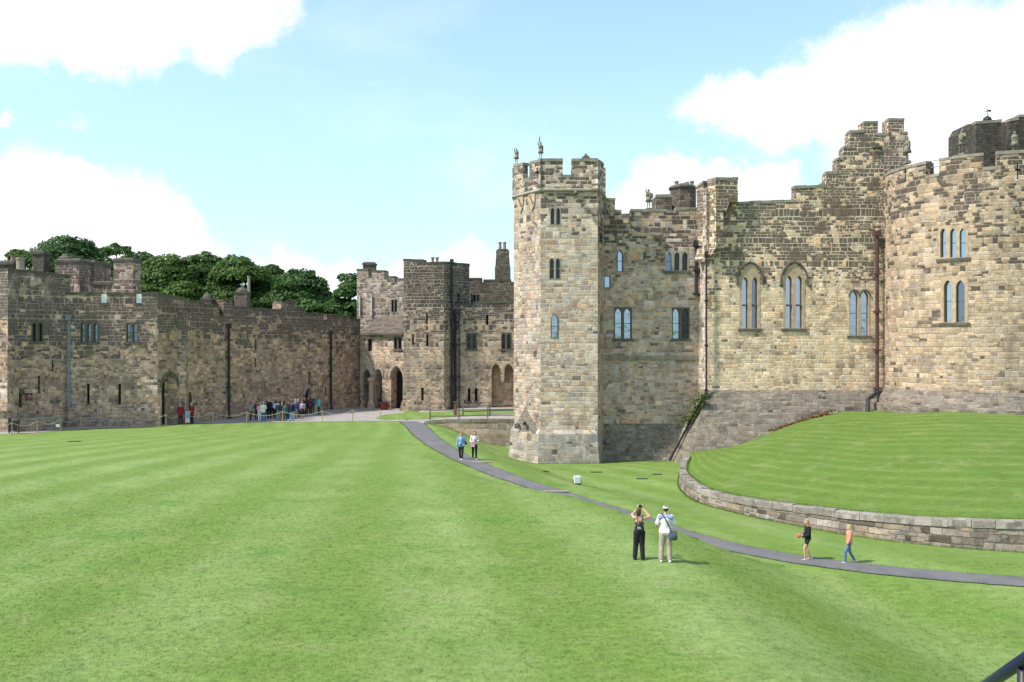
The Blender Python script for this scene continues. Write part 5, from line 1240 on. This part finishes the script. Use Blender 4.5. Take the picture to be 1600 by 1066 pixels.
J = pose(hd=(.0,.03,1.62), er=(.27,.06,1.16), wr=(.17,.25,1.36), el=(-.27,.02,1.15), wl=(-.25,.18,1.02), hl=(-.09,0,.92), al=(-.14,-.03,.085), kl=(-.12,.02,.5), ar=(.13,-.03,.085), kr=(.11,.02,.5))
man = person(p, rad(-8), 1.78, J, [('top', 'polo_shirt', 'white', WHT, {'low': .87, 'sleeve': .4, 'loose': .012, 'flare': .03}), ('yoke', 'shirt_yoke', 'paleblue', (.25,.33,.6)), ('legs', 'trousers', 'khaki', (.36,.31,.25), {'loose': .02}), ('shoe', 'shoe', 'white', WHT), ('cap', 'cap', 'white', WHT)], 'man in white polo shirt, white cap and khaki trousers, seen from behind', near=True, hair=('short', 'brown'), build=1.02)
r = empty('shoulder_bag', attach(p, rad(-8), (.23, -.09, .86)), 'slate-blue shoulder bag slung across the back of the man in the white cap', 'bag', rz=rad(-8))
SLT = mcloth('slate', (.06,.075,.1)); mb = MB(); mb.box((0, 0, .0), (.26, .12, .27), 0, .9); mb.ell((.02, -.06, -.03), (.12, .04, .12)); mb.build('pouch', SLT, r, local=True, remesh=.012)
mb = MB(); mb.tube([(-.05, -.02, .13), (-.14, -.09, .33), (-.26, -.12, .55), (-.33, -.05, .66), (-.36, .04, .66)], .018, 6); mb.build('strap', SLT, r, local=True)
# --- couple walking up the path, facing the camera
p = G(720.5, 719)
J = pose(kl=(-.09,.09,.5), al=(-.06,.03,.1), kr=(.09,.0,.5), ar=(.06,-.12,.1), wl=(-.2,.1,.9), wr=(.24,.02,.88))
person(p, rad(178), 1.66, J, [('top', 'jacket', 'skyblue', (.2,.33,.56), {'low': .82, 'sleeve': 1, 'loose': .008}), ('legs', 'trousers', 'navy', BLK, {}), ('shoe', 'shoe', 'white', WHT)], 'person in a light blue jacket and black trousers walking up the path', near=True, hair=('short', 'red'), fem=True, build=1.08)
mb = MB(); mb.ell((0, 0, 0), (.08, .13, .12)); mb.tube([(0, -.08, .09), (0, -.03, .28), (0, .05, .28), (0, .09, .08)], .012, 6); o = mb.build('handbag', mcloth('navybag', NAVY), remesh=.014); o.location = attach(p, rad(178), (-.27, .02, 1.02)); tag(o, 'small navy bag at the side of the walker in the light blue jacket', 'bag')
p = G(741.5, 718)
J = pose(kl=(-.09,.1,.5), al=(-.1,.1,.09), kr=(.1,-.02,.5), ar=(.1,-.14,.11), el=(-.25,-.0,1.14), wl=(-.1,.22,1.12), er=(.25,0,1.13), wr=(.08,.2,1.05), hd=(0,.05,1.62))
person(p, rad(184), 1.70, J, [('top', 'blouse', 'blush', (.7,.62,.66), {'low': .88, 'sleeve': .75, 'loose': .008}), ('legs', 'trousers', 'black', BLK, {}), ('shoe', 'shoe', 'cream', (.65,.58,.5))], 'woman in a pale pink blouse and dark glasses looking at her phone on the path', near=True, hair=('bob', 'dark'), fem=True)
o = (lambda m_: (m_.box((0, 0, 0), (.075, .012, .15)), m_.build('phone', M['black']))[1])(MB()); o.location = attach(p, rad(184), (-.04, .33, 1.16)); o.rotation_euler = (rad(-40), 0, rad(184)); tag(o, 'black phone in the hands of the woman in the pale pink blouse', 'phone')
mb = MB(); mb.box((0, 0, 0), (.3, .1, .2), 0, .85); mb.tube([(-.1, 0, .08), (-.05, -.02, .25), (.05, -.02, .25), (.1, 0, .08)], .012, 6); o = mb.build('handbag', mcloth('pinkbag', (.6,.38,.36))); o.location = attach(p, rad(184), (.14, .2, .88)); o.rotation_euler = (0, 0, rad(184)); tag(o, 'pale pink handbag carried in front of the woman with the phone', 'bag')
# --- two girls walking left on the path
p = G(1262, 876)
J = pose(hd=(0,.05,1.61), kl=(-.08,.16,.52), al=(-.09,.14,.09), kr=(.09,.03,.5), ar=(.08,-.14,.1), er=(.21,.02,1.12), wr=(.14,.24,1.0), el=(-.21,.02,1.12), wl=(-.12,.25,1.0))
person(p, rad(88), 1.56, J, [('top', 'hooded_top', 'black', BLK, {'low': .86, 'sleeve': 1, 'loose': .025}), ('legs', 'shorts', 'blackshorts', (.02,.022,.03), {'len': .2}), ('shoe', 'shoe', 'sandal', (.5,.42,.4))], 'girl in a black hooded top and short shorts with bare legs on the path', near=True, hair=('long', 'blonde'), fem=True, build=.88)
mb = MB(); mb.ell((0, 0, 0), (.07, .09, .07)); mb.ell((.03, .07, .03), (.035, .05, .03)); o = mb.build('red_bundle', mcloth('coral', (.6,.08,.06)), remesh=.012); o.location = attach(p, rad(88), (0, .34, .9)); tag(o, 'bright red bundle in the hands of the girl in black', 'bundle')
p = G(1327, 880)
J = pose(hd=(0,.03,1.6), kl=(-.08,.2,.52), al=(-.08,.22,.09), kr=(.08,-.04,.5), ar=(.08,-.26,.12), er=(.2,-.04,1.12), wr=(.2,.04,.88), el=(-.2,.04,1.12), wl=(-.18,.14,.9))
person(p, rad(88), 1.43, J, [('top', 'pullover', 'coral2', (.68,.26,.19), {'low': .84, 'sleeve': 1, 'loose': .02}), ('legs', 'jeans', 'denim', DENIM, {}), ('shoe', 'shoe', 'trainer', (.5,.5,.55))], 'fair-haired girl in a coral pullover and blue jeans striding along the path', near=True, hair=('long', 'fair'), fem=True, build=.88)
# --- two guards in maroon coats
for px, py, lab, rz in ((282, 663.3, 'guard in a maroon coat standing by the tall gate arch, left of the two', 20), (299.5, 662.3, 'guard in a maroon coat beside the folding board, right of the two', 160)):
    person(gp(px, py), rad(rz), 1.78, pose(wl=(-.12,.2,1.0), wr=(.12,.2,1.0)), [('top', 'coat', 'maroon', REDM, {'low': .74, 'sleeve': 1, 'loose': .03}), ('legs', 'trousers', 'black', BLK), ('shoe', 'shoe', 'black', BLK)], lab, 'guards in maroon coats', hair=('short', 'grey'), build=1.08)
# --- the tour group
T = lambda c, k, **o: ('top', 'top', k, c, o)
Lg = lambda c, k, **o: ('legs', 'trousers', k, c, o)
SH = ('shoe', 'shoe', 'black', BLK)
folk = [
 (391.5,658,1.65,-80,'woman in a turquoise top and navy trousers at the left end of the tour group',[T((.1,.34,.42),'turq',sleeve=.4),Lg(NAVY,'navy'),SH],('bob','dark'),1),
 (401,656,1.66,-20,'person in a dark red outfit next to the woman in turquoise',[T((.13,.02,.03),'dred',sleeve=1,low=.8),Lg(NAVY,'navy'),SH],('short','dark'),0),
 (405.5,657.5,1.55,30,'short person in a pink top and white trousers in the tour group',[T((.7,.36,.42),'pink',sleeve=.6,low=.85),Lg(WHT,'white'),('shoe','shoe','white',WHT)],('bob','grey'),1),
 (411.5,658.3,1.7,10,'grey-haired person in a white jacket and blue jeans in the tour group',[T((.66,.66,.62),'offwhite',sleeve=1,low=.8,loose=.03),Lg((.06,.13,.25),'jeans'),SH],('short','grey'),0),
 (416,654.5,1.65,-10,'person in navy with a rucksack behind the white jacket',[T(NAVY,'navy',sleeve=1),Lg(BLK,'black'),SH],('short','dark'),0),
 (420.5,654.5,1.82,170,'tall man in black with a white scarf in the tour group',[T(BLK,'black',sleeve=1,low=.75),('yoke','scarf','white',WHT),Lg(BLK,'black'),SH],('short','grey'),0),
 (431,655,1.66,40,'woman with dark hair in a pale blue top and black trousers',[T((.4,.5,.66),'paleb',sleeve=.8),Lg(BLK,'black'),SH],('bob','dark'),1),
 (435.5,658.3,1.74,0,'person in a navy jacket and grey-green trousers, back to the camera',[T((.015,.022,.05),'deepnavy',sleeve=1,loose=.02),Lg((.1,.16,.14),'ggreen'),SH],('short','brown'),0),
 (440.3,658.3,1.7,-5,'person in a black jacket and maroon trousers, back to the camera',[T(BLK,'black',sleeve=1,loose=.02),Lg((.15,.07,.09),'mauve'),SH],('short','grey'),0),
 (441.5,652,1.75,180,'dark-haired person with a pale collar looking over the others\' shoulders',[T(BLK,'black',sleeve=1),('yoke','collar','white',WHT),Lg(BLK,'black'),SH],('short','dark'),0),
 (445.8,658.4,1.58,15,'short red-haired woman in a teal-grey coat',[T((.05,.11,.13),'tealgrey',sleeve=1,low=.75,loose=.02),Lg((.03,.07,.08),'darkteal'),SH],('bob','red'),1),
 (451,655,1.7,60,'person in a brown-red jacket half hidden behind the navy hoodie',[T((.16,.05,.04),'brick',sleeve=1),Lg(BLK,'black'),SH],('short','brown'),0),
 (456,658.2,1.78,-8,'big person in a navy hooded top and light blue jeans',[T((.015,.018,.04),'midnight',sleeve=1,loose=.05,low=.84),Lg((.22,.34,.5),'lightjeans',loose=.01),SH],('short','dark'),0),
 (461.5,655.5,1.8,25,'tall person with a white-striped blue jacket and shorts',[T((.06,.1,.25),'royal',sleeve=1,loose=.03),('legs','shorts','khaki',(.36,.31,.25),{'len':.45}),SH],('short','grey'),0),
 (466,653,1.72,180,'person with white hair and a dark blue coat facing the camera',[T((.03,.05,.14),'blue2',sleeve=1,low=.75),Lg(NAVY,'navy'),SH],('short','grey'),0),
 (472.5,655.5,1.68,175,'woman in a navy skirt and pink-striped top carrying papers',[T((.42,.28,.4),'lilac',sleeve=.6),('skirt','skirt','navy',NAVY,{'low':.5}),SH],('bob','brown'),1),
 (476,650.5,1.78,190,'man in a black jacket standing behind the woman in the navy skirt',[T(BLK,'black',sleeve=1,low=.78),Lg(BLK,'black'),SH],('short','dark'),0),
 (482,648,1.72,185,'person with folded bare arms and a dark waistcoat near the small door',[T((.1,.02,.035),'waist',sleeve=.3,low=.85),Lg(BLK,'black'),SH],('short','brown'),0),
 (488,648,1.83,180,'tall guide in a dark suit with a blue tie by the small door',[T((.03,.05,.09),'suit',sleeve=1,low=.7),('yoke','lapels','paleblue',(.25,.33,.6)),Lg((.02,.022,.03),'suitleg'),SH],('short','grey'),0),
 (498,648,1.66,-60,'person in a bright turquoise jacket walking at the right end of the group',[T((.06,.5,.56),'cyan',sleeve=1,low=.82,loose=.03),Lg((.02,.05,.05),'pine'),SH],('short','dark'),0),
 (425.5,652,1.6,200,'smaller person in grey standing behind the tall man in black',[T((.18,.18,.2),'greytop',sleeve=1),Lg(NAVY,'navy'),SH],('short','brown'),0),
]
for i, (px, py, ht, rz, lab, wear, hr, fem) in enumerate(folk):
    rr = random.Random(i)
    v = i % 5
    J = [pose(), pose(wl=(-.08,.2,1.05), wr=(.08,.22,1.1), el=(-.25,.0,1.14), er=(.25,0,1.14)), pose(wl=(-.13,.16,.86), al=(-.1,-.12,.1), kl=(-.1,.0,.5), ar=(.11,.08,.085)), pose(er=(.26,-.02,1.14), wr=(.1,.22,1.2), hd=(.02,.04,1.62)), pose(al=(-.14,-.02,.085), ar=(.13,.02,.085), wr=(.22,-.1,.9), er=(.26,-.08,1.14))][v]
    person(gp(px, py), rad(rz), ht, J, wear, lab, 'people of the tour group', hair=hr, fem=bool(fem), build=rr.uniform(.98, 1.15), skin='skin' if i % 3 else 'skin2')

# --- roof statues
def statue(px, Y, py_foot, ht, rz, J, label, shield=False, spear=False, mat='statue'):
    p = at(px, Y, py_foot); M['skin_st'] = M['statue']
    r = person(p, rad(rz), ht, J, [], label, 'stone warrior statues on the battlements', name='statue', cat='statue', hair=('none', 'dark'), build=1.55, skin='skin_st')
    k = ht / 1.75; mb = MB(); mb.box((0, 0, -.08), (.5 * k, .4 * k, .2)); mb.build('plinth', M['statue'], r, local=True)
    mb = MB(); P = [V(0, 0, z_) * k for z_ in (1.06, .85, .62)]; mb.tube(P, [.19 * k, .25 * k, .32 * k], 10); mb.ell(V(0, -.01, 1.69) * k, (.1 * k, .12 * k, .1 * k)); mb.ell(V(0, 0, 1.3) * k, (.27 * k, .2 * k, .24 * k)); mb.ell(V(0, -.12, 1.2) * k, (.24 * k, .1 * k, .4 * k)); mb.build('tunic', M['statue'], r, local=True, smooth=True)
    if shield: mb = MB(); mb.ell(J['wl'] * k + V(0, .05, 0), (.2 * k, .05, .28 * k)); mb.build('shield', M['statue'], r, local=True, smooth=True)
    if spear: w_ = J['wr'] * k; mb = MB(); mb.tube([w_ + V(0, .02, -.1), w_ + V(0, .0, .3)], [.05, .04], 6); mb.build('club', M['statue'], r, local=True)
    return r
zt8 = 257
statue(807, 68.0, 256.5, 1.15, 150, pose(er=(.28,.05,1.55), wr=(.12,.12,1.85)), 'stone statue with raised arms on the octagonal tower\'s left merlon', spear=False)
statue(845, 65.4, 248.5, 1.2, 190, pose(er=(.3,.0,1.6), wr=(.16,.08,1.9), hr=(.09,0,.92)), 'stone statue with an arm thrown up at the octagonal tower\'s front corner', spear=True)
statue(1013.5, 68.3, 326, 1.45, 200, pose(er=(.3,.02,1.6), wr=(.22,.08,1.88), el=(-.28,.05,1.2), wl=(-.15,.18,1.15)), 'stone statue of a fighter with a raised arm on the recessed range', shield=True)
statue(1417.5, 64.4, 252, 1.7, 90, pose(), 'narrow greenish statue beside the round tower\'s left battlement')
statue(1504, 66.5, 240, 1.75, 120, pose(al=(-.3,-.1,.085), kl=(-.2,.05,.5), ar=(.2,.1,.085), kr=(.15,.15,.5), el=(-.28,.12,1.2), wl=(-.1,.3,1.2), er=(.3,.1,1.25), wr=(.2,.35,1.3), hd=(.03,.1,1.58)), 'striding stone warrior statue on the round tower, left of the dark turret', shield=True)
statue(1585.5, 66.0, 240, 1.6, 180, pose(wl=(-.1,.2,1.1), wr=(.12,.2,1.0)), 'standing stone statue on the round tower near the photo\'s right edge')

#=================================================================== trees
def leafmat(name, a, b, c):
    m, t, bs = newmat(name); g = t.N.new('ShaderNodeNewGeometry'); rnd = g.outputs['Random Per Island']
    big = t.noise(g.outputs['Position'], .35, 3)
    f = t.m('ADD', t.m('MULTIPLY', rnd, .6), t.m('MULTIPLY', t.m('SUBTRACT', big, .3), .9), clamp=True)
    oi = t.N.new('ShaderNodeObjectInfo'); col = t.ramp(f, [(0, a), (.5, b), (1, c)]); col = t.mix(t.m('MULTIPLY', oi.outputs['Random'], .95), col, t.mix(1.0, col, (1.7, 1.35, .8), 'MULTIPLY')); t.put(bs.inputs['Base Color'], col); bs.inputs['Roughness'].default_value = .65; bs.inputs['Specular IOR Level'].default_value = .25
    tr = t.node('ShaderNodeBsdfTranslucent', {'Color': t.mix(.5, col, (.12,.2,.03))}); mx = t.node('ShaderNodeMixShader', {0: .25}); t.L.new(bs.outputs[0], mx.inputs[1]); t.L.new(tr.outputs[0], mx.inputs[2]); t.L.new(mx.outputs[0], t.N['Material Output'].inputs[0]); return m
M['leaf'] = leafmat('broadleaf_foliage', (.022,.055,.018), (.045,.105,.03), (.1,.17,.05)); M['bark'] = flat('bark', (.07,.055,.045), .95, .3, 3, bump=.03)
M['ivy'] = leafmat('ivy_foliage', (.025,.055,.012), (.045,.1,.018), (.09,.14,.025)); M['deadplant'] = leafmat('dead_foliage', (.08,.035,.02), (.14,.07,.03), (.2,.12,.05))
def leaves(mb, c, rx, ry, rz_, n, size, rnd, shell=.55, flatb=True):
    for _ in range(n):
        d = Vector((rnd.gauss(0, 1), rnd.gauss(0, 1), rnd.gauss(0, 1)))
        if d.length < 1e-3: continue
        d.normalize()
        if flatb and d.z < -.25: d.z *= -.6; d.normalize()
        t = shell + (1 - shell) * math.sqrt(rnd.random()) + rnd.gauss(0, .045)
        p = Vector(c) + Vector((d.x * rx, d.y * ry, d.z * rz_)) * t
        nrm = (d + Vector((rnd.gauss(0, .5), rnd.gauss(0, .5), rnd.gauss(0, .5) + .35))).normalized(); a = nrm.orthogonal().normalized(); a = Quaternion(nrm, rnd.random() * 6.28) @ a; b = nrm.cross(a)
        s = size * rnd.uniform(.6, 1.35); q = [p + a * s * .5, p + b * s * .32, p - a * s * .5, p - b * s * .32]
        k = len(mb.v); mb.v += q; mb.f.append([k, k + 1, k + 2, k + 3]); mb.uv.append([(0, 0)] * 4)
def tree(px, Y, pyt, wpx, label, seed, n=16, bottom=None):
    rnd = random.Random(seed); c = at(px, Y); zt = at(0, Y, pyt).z; rx = wpx / 2 * Y / F; zb = at(0, Y, bottom or 500).z - 1.5
    r = empty('broadleaf_tree', (c.x, c.y, 0), label, 'tree', 'broadleaf trees behind the castle wall'); H_ = zt - zb
    cl = []; mb = MB()
    for i in range(n):
        for _ in range(30):
            a = rnd.uniform(0, 2 * PI); e = rnd.uniform(-.15, 1) ; rr = math.sqrt(max(0, 1 - max(0, e) ** 2)) * rnd.uniform(.5, 1)
            q = Vector((c.x + rx * .78 * rr * math.cos(a), c.y + rx * .8 * rr * math.sin(a), zb + H_ * (.12 + .7 * max(0, e))))
            if all((q - o[0]).length > rx * .3 for o in cl): break
        s = rx * rnd.uniform(.36, .52); cl.append((q, s))
    cl.append((Vector((c.x, c.y, zt - rx * .27)), rx * .42))
    for q, s in cl:
        leaves(mb, q, s * 1.25, s * 1.25, s * .72, int(330 * s), .46, rnd, .62)
        for _ in range(6):
            d = Vector((rnd.gauss(0, 1), rnd.gauss(0, 1), abs(rnd.gauss(0, .7)))).normalized(); leaves(mb, q + Vector((d.x * s * 1.1, d.y * s * 1.1, d.z * s * .65)), s * .38, s * .38, s * .28, int(50 * s), .4, rnd, .3)
    mb.build('crown', M['leaf'], r)
    mb = MB(); mb.tube([(c.x, c.y, -.5), (c.x + .1, c.y, zb * .5), (c.x, c.y, zb + H_ * .3)], [.6, .45, .3], 9)
    for q, s in cl[::2]: mid = Vector((lerp(c.x, q.x, .5), lerp(c.y, q.y, .5), lerp(zb, q.z, .6))); mb.tube([(c.x, c.y, zb - 1), mid, q], [.28, .17, .05], 6)
    mb.build('trunk', M['bark'], r, smooth=True); return r
TR = [(34,132,392,74,'small rounded tree top at the far left, left of the tallest crown'), (106,128,372,138,'tallest spreading tree, its domed crown above the square roof turret'), (182,126,384,76,'tree crown with open gaps just behind the patchwork chimney'), (218,134,394,84,'flat-topped tree to the right of the patchwork chimney'), (262,122,398,104,'dense tree behind the gatehouse corner, above the arch'), (318,127,398,92,'tree with a ragged top left of the domed wall chimney'), (288,113,440,76,'low bushy crown just above the wall left of the domed chimney'),
 (370,125,402,98,'broad dark tree directly behind the domed wall chimney'), (420,131,416,74,'tree between the domed wall chimney and the right-most big crown'), (468,122,422,92,'rounded right-most crown of the main tree row'), (547,118,428,62,'tree standing apart against the corner of the gabled building'), (520,126,465,50,'low crown filling the gap left of the tree that stands apart')]
for i, (px, Y, pt, wd, lab) in enumerate(TR): tree(px, Y, pt, wd * 1.12, lab, 100 + i, 26 if wd > 80 else 18, 500)
rnd = random.Random(5)
# plants growing where the batters meet, and brown growth along the mound's top edge
mb = MB()
for t in [i / 26 for i in range(27)]:
    c = at(lerp(1100, 1072, t), lerp(65.6, 66.4, t) - .35, lerp(618, 664, t)); k_ = rnd.uniform(.3, .95); leaves(mb, c + Vector((rnd.gauss(0, .15), 0, 0)), k_, .25, k_ * .55, int(70 * k_), .13, rnd, .2)
tag(mb.build('wall_plant', M['ivy']), 'green plants growing in the cleft where the two sloping stone bases meet', 'plant')
mb = MB()
for t in [i / 20 for i in range(21)]:
    px = lerp(1205, 1300, t); c = at(px, lerp(64.1, 64.7, t), lerp(676, 646, t) - rnd.uniform(0, 4)); leaves(mb, c, .35, .15, .18, 45, .12, rnd, .2)
tag(mb.build('dry_plant', M['deadplant']), 'brown dry plants clinging to the grey sloping base above the mound', 'plant')

#=================================================================== sky, sun, camera
sd = Vector((-.90, -.33, 0)).normalized(); EL = rad(51)
sdir = Vector((sd.x * math.cos(EL), sd.y * math.cos(EL), math.sin(EL)))
wd = bpy.data.worlds.new('World'); scene.world = wd; wd.use_nodes = True; t = NT(wd.node_tree); bg = t.N['Background']
sky = t.N.new('ShaderNodeTexSky'); sky.sky_type = 'NISHITA'; sky.sun_disc = False; sky.sun_elevation = EL; sky.sun_rotation = math.atan2(sd.x, sd.y); sky.air_density = 1.0; sky.dust_density = 1.0; sky.ozone_density = 1.0
D = t.N.new('ShaderNodeTexCoord').outputs['Generated']
nz = t.node('ShaderNodeTexNoise', {'Scale': 6.0, 'Detail': 9.0, 'Roughness': .68}); t.L.new(D, nz.inputs['Vector'])
vm = t.N.new('ShaderNodeVectorMath'); vm.operation = 'SUBTRACT'; t.L.new(nz.outputs['Color'], vm.inputs[0]); vm.inputs[1].default_value = (.5, .5, .5)
vs = t.N.new('ShaderNodeVectorMath'); vs.operation = 'SCALE'; t.L.new(vm.outputs[0], vs.inputs[0]); vs.inputs['Scale'].default_value = .16
va = t.N.new('ShaderNodeVectorMath'); va.operation = 'ADD'; t.L.new(D, va.inputs[0]); t.L.new(vs.outputs[0], va.inputs[1]); DW = va.outputs[0]
blobs = [(30,0,120,1), (170,10,125,1), (310,-10,130,1), (400,10,80,.8), (240,60,60,.7), (0,330,130,1), (120,330,115,1), (230,345,90,.95), (60,420,150,1), (250,410,110,1), (582,110,24,.5), (735,250,50,.3), (640,440,90,.8), (480,450,90,.8), (740,420,70,.7), (560,440,80,.7),
 (1150,170,85,.9), (1260,170,120,1), (1380,150,150,1), (1480,110,150,1), (1620,180,190,1), (1590,40,90,.6), (1400,250,120,1), (1060,310,85,.9), (1160,300,70,.9), (990,340,70,.8), (8,175,26,.7), (110,185,26,.4)]
mask = None
for px, py, rr, amp in blobs:
    d = Vector(((px - CX) / F, 1, (CY - py) / F)).normalized()
    s_ = t.N.new('ShaderNodeVectorMath'); s_.operation = 'SUBTRACT'; t.L.new(DW, s_.inputs[0]); s_.inputs[1].default_value = d
    m_ = t.N.new('ShaderNodeVectorMath'); m_.operation = 'MULTIPLY'; t.L.new(s_.outputs[0], m_.inputs[0]); m_.inputs[1].default_value = (1, 1, 1.55)
    l_ = t.N.new('ShaderNodeVectorMath'); l_.operation = 'LENGTH'; t.L.new(m_.outputs[0], l_.inputs[0])
    v = t.mr(l_.outputs['Value'], rr / F * .45, rr / F * 1.3, amp, 0)
    mask = v if mask is None else t.m('MAXIMUM', mask, v)
# scattered cloud in the rest of the sky
z_ = t.sep(D)
fn = t.noise(D, 11.0, 9, .66)
mask = t.mr(t.m('ADD', mask, t.m('MULTIPLY', t.m('SUBTRACT', fn, .5), .8)), .08, .98)
behind = t.m('MULTIPLY', t.mr(t.noise(D, 2.6, 6, .6), .5, .66), t.mr(z_[1], .45, .1)); mask = t.m('MAXIMUM', mask, behind)
wisp = t.mr(t.noise(t.node('ShaderNodeMapping', {'Vector': D, 'Scale': (1, 1, 2.6)}).outputs[0], 3.2, 6, .6), .45, .8, 0, .22); mask = t.m('MAXIMUM', mask, wisp)
SKYGAIN = t.mix(1.0, sky.outputs[0], (1.18, 1.28, 1.2), 'MULTIPLY')
SKYGAIN = t.mix(t.mr(z_[2], .0, .6, .6, .12), SKYGAIN, (3.7, 5.7, 6.2))
cw = t.mr(t.noise(D, 7, 6, .65), .3, .7, .84, 1.1, False)
CLD = t.mix(1.0, (6.4, 6.55, 6.7), t.node('ShaderNodeCombineColor', {0: cw, 1: cw, 2: cw}).outputs[0], 'MULTIPLY')
t.put(bg.inputs[0], t.mix(mask, SKYGAIN, CLD)); bg.inputs[1].default_value = .1
sun = bpy.data.lights.new('sun', 'SUN'); sun.energy = 3.05; sun.angle = rad(4); sun.color = (1, .94, .84); so = bpy.data.objects.new('sun', sun); COL.objects.link(so); so.rotation_euler = sdir.to_track_quat('Z', 'Y').to_euler(); so.location = (-40, -20, 60)
cam = bpy.data.cameras.new('view'); co = bpy.data.objects.new('view', cam); COL.objects.link(co); co.location = (0, 0, H); co.rotation_euler = (PI / 2, 0, 0); cam.sensor_width = 36; cam.lens = 36 * F / 1600; cam.clip_end = 6000; cam.clip_start = .1
scene.camera = co
vs_ = scene.view_settings; vs_.view_transform = 'Standard'; vs_.look = 'None'; vs_.gamma = 1; vs_.use_curve_mapping = False; vs_.exposure = 1.0
scene.render.resolution_x = 1024; scene.render.resolution_y = 682
